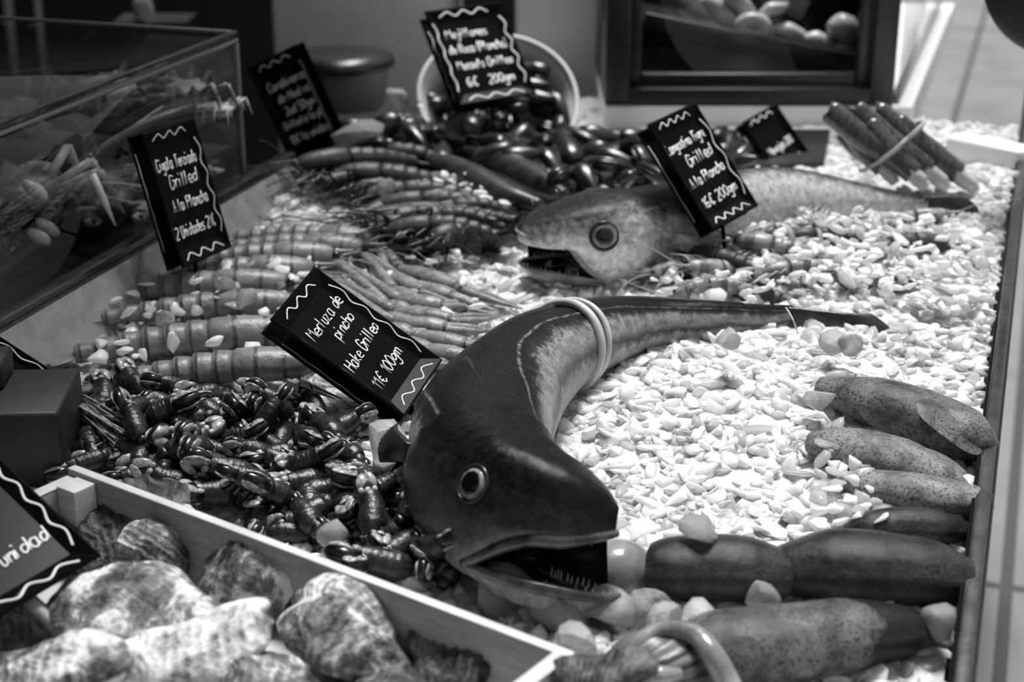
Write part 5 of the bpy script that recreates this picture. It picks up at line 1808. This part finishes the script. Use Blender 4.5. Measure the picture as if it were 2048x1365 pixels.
crab('small pale crab by the far end pane of the case', fit(440, 220, -.05, .018), .019, 1.2, M['crab_pale'], M['crab_pale'], 5)
crab('dim crab at the back left seen through the top pane', fit(30, 235, -.30, .05), .050, 4.0, M['crab_pale'], M['crab'], 6)
crab('dark crab lying behind the cigala sign inside the case', fit(320, 340, -.12, .035), .035, 5.0, M['crab'], M['crab'], 7)
for i, (x, y, lb) in enumerate(((70, 380, 'upper pale claw lump near the legs of the large dark crab'), (95, 455, 'long pale claw lump under the large dark crab'), (78, 475, 'lowest pale claw lump on the floor of the case'))):
    v_, f_ = ico(3); c_ = inside(x, y, -.045 - .01 * i)
    m_ = MB(); R = np.array(Euler((0, .7, .4 * i)).to_matrix())
    m_.add((v_ * np.array([.016, .009, .008]) * (1 + .06 * vnoise(v_, 3, i))[:, None]) @ R.T + c_, f_.tolist())
    tag(m_.build('crab_claw', M['crab_leg'], origin=c_), lb, 'claw')

# pale seafood on the sloping tray in the cabinet
M['pale_meat'] = simple('pale_squid_meat', .4, .7, .3, 18, .2)
for i, (x, y, r_, el, lb) in enumerate(((1395, 12, .017, 2.2, 'upper left pale squid tube on the cabinet tray'), (1440, 28, .018, 2.4, 'pale squid tube sloping down beside the upper left one'), (1478, 8, .016, 2.0, 'pale squid tube at the top edge inside the cabinet'),
                                 (1548, 20, .012, 2.2, 'pale squid tip pointing up right inside the cabinet'), (1585, 72, .018, 2.0, 'greyish squid body in the middle of the cabinet tray'), (1640, 88, .018, 1.8, 'grey squid body low on the cabinet tray'),
                                 (1690, 60, .026, 1.1, 'round pale shell at the right of the cabinet tray'), (1695, 105, .014, 2.0, 'pale strip at the lowest end of the cabinet tray'))):
    c_ = PD(x, y, CY + .16)
    root_c = c_
    m_ = MB()
    a_ = [-.6, -.7, -.5, .35, -.3, -.25, 0, -.3][i]
    d = np.array([math.cos(a_), .2, math.sin(a_)]) * r_ * el
    tube(m_, [c_ - d, c_ - d * .3 + [0, 0, .004], c_ + d * .4, c_ + d], [r_ * .55, r_, r_ * .9, r_ * .35], 14, steps=24)
    tag(m_.build('squid_piece', M['pale_meat'], origin=c_), lb, 'squid')
v_ = [PD(1505 + 26 * math.cos(t), 55 + 18 * math.sin(t), CY + .13) for t in np.linspace(0, 2 * math.pi, 25)]
m_ = MB(); tube(m_, v_, .011, 12, steps=80)
tag(m_.build('squid_ring', M['pale_meat'], origin=v_[0]), 'pale ring of squid at the lip of the cabinet tray', 'squid')

# pale crumpled cloth on the dark shelf at the back left
c_ = PD(285, 18, 3.6); v_, f_ = ico(4)
m_ = MB(); m_.add(v_ * np.array([.022, .02, .035]) * (1 + .25 * vnoise(v_, 4, 3))[:, None] + c_, f_.tolist())
tag(m_.build('cloth', M['post'], origin=c_), 'small pale crumpled cloth in the dark behind the glass case', 'cloth')
m_ = MB(); box(m_, PD(300, 38, 3.6) + np.array([0, .05, -.012]), (.16, .12, .012)); tag(m_.build('shelf', M['tray_dark'], smooth=False), 'dark shelf behind the glass case under a crumpled cloth', 'shelf')

# ------------------------------------------------------------------ single lumps of ice that stand out
def clear_ice():
    k_ = NT('clear_ice')
    c = k_.coords()
    f = k_.noise(c, 60, 6, .7)
    k_.set(Base_Color=.97, Roughness=.14, IOR=1.31)
    k_.b.inputs['Transmission Weight'].default_value = .75
    k_.b.inputs['Subsurface Weight'].default_value = .5
    k_.b.inputs['Subsurface Radius'].default_value = (1, 1, 1); k_.b.inputs['Subsurface Scale'].default_value = .01
    k_.bump(f, .9, .006)
    return k_.m
M['ice_lump'] = clear_ice()
def ice_lump(label, px, py, dz, r_, seed, squash=(1, 1, 1), group=None):
    c_ = G(px, py, dz)
    v_ = ICE_LUMPS[seed % 12] * np.array(squash) * r_
    m_ = MB(); m_.add(v_ @ rand_rot(np.random.default_rng(seed)).T + c_, ICE_FACES.tolist())
    return tag(m_.build('ice_lump', M['ice_lump'], origin=c_, smooth=seed % 3 == 0), label, 'ice', group)
for a in (('largest clear ice lump between the barnacles and the hake', 768, 885, .035, .026, 1), ('clear ice lump below the largest one, touching the hake side', 790, 940, .03, .020, 2), ('round clear ice lump on the barnacles near the crate wall', 662, 1065, .035, .014, 3),
          ('ice lump in front of the hake chin, left of centre', 1010, 1185, .012, .026, 4), ('ice lump under the hake chin', 1120, 1235, .010, .026, 5), ('upright ice lump right of the hake chin', 1215, 1215, .018, .024, 6),
          ('ice lump below the pale headed squid', 1290, 1215, .014, .020, 7), ('bright ice lump left of a similar one over the striped cuttlefish', 1330, 1245, .030, .018, 8), ('bright ice lump over the striped cuttlefish, right one', 1395, 1235, .032, .018, 9),
          ('ice lump at the crate corner rim', 1150, 1290, .03, .018, 10), ('long ice sliver lying on the dark squid back', 1400, 1060, .055, .018, 11), ('clear ice lump at the lower side of the dark squid', 1525, 1190, .030, .016, 12),
          ('clear ice chip standing on the third langoustine', 292, 562, .03, .012, 13), ('shining ice chip on the langoustine in the middle of the row', 450, 570, .045, .013, 14), ('square white ice chip on a langoustine left of the leaning sign', 492, 598, .045, .013, 15),
          ('clear ice chip between two langoustines', 332, 645, .04, .013, 16), ('slanted ice shard on the dark prawns', 770, 375, .05, .016, 17), ('small white ice lump on the dark prawns', 870, 395, .05, .016, 18),
          ('ice lump leaning on the hake tail, upright one', 1455, 680, .045, .016, 19), ('ice lump against the hake tail fin', 1665, 680, .03, .016, 20), ('rounded ice lump left of the tail fin tip', 1700, 690, .03, .015, 21),
          ('ice lump between the two upper squid', 1790, 905, .03, .016, 22), ('ice shard at the corner between the upper squid and the white mound', 1640, 800, .03, .017, 23), ('ice lump at the right behind the torn squid', 1880, 1240, .03, .018, 24),
          ('big ice lump below the gaping mussel', 720, 275, .03, .045, 25), ('round pale ice lump right of the tub', 795, 195, .09, .022, 26)):
    ice_lump(*a)
# chips strewn over prawns, langoustines and squid
STREW = [(TPOLY, 420, .009, .018), ([(230, 560), (420, 520), (620, 520), (620, 700), (420, 690), (180, 730)], 60, .014, .030), ([(700, 350), (940, 350), (1010, 400), (860, 400)], 30, .016, .035), ([(640, 480), (900, 500), (1040, 600), (900, 640), (700, 560)], 40, .016, .02),
         ([(1640, 890), (1720, 890), (1760, 1040), (1640, 1060)], 40, .012, .022), ([(1100, 480), (1300, 520), (1290, 570), (1050, 570)], 30, .012, .01)]
vs, fs, at, off = [], [], [], 0
for k_, (poly, n_, md, dz_) in enumerate(STREW):
    for q in scatter_poly(poly, n_, md, 300 + k_, dz_):
        if right_limit(q[None, :2])[0] > -.02: continue
        ax_ = Euler((RNG.normal() * .4, RNG.normal() * .4, RNG.uniform(0, 6.28)), 'XYZ').to_matrix()
        vv = (ICE_VARIANTS[RNG.integers(16)] * RNG.uniform(.006, .0120)) @ np.array(ax_).T + q + np.array([0, 0, RNG.uniform(-.006, .006)])
        vs.append(vv); fs.append(ICE_FACES + off); off += len(vv)
        a_ = np.zeros((len(vv), 3)); a_[:, 0] = RNG.random(); at.append(a_)
m_ = MB(); m_.add(np.concatenate(vs), np.concatenate(fs).tolist(), 0, np.concatenate(at))
tag(m_.build('ice_chips', M['ice'], attr=True), 'loose ice chips strewn over the prawns, langoustines and squid', 'ice', kind='stuff')
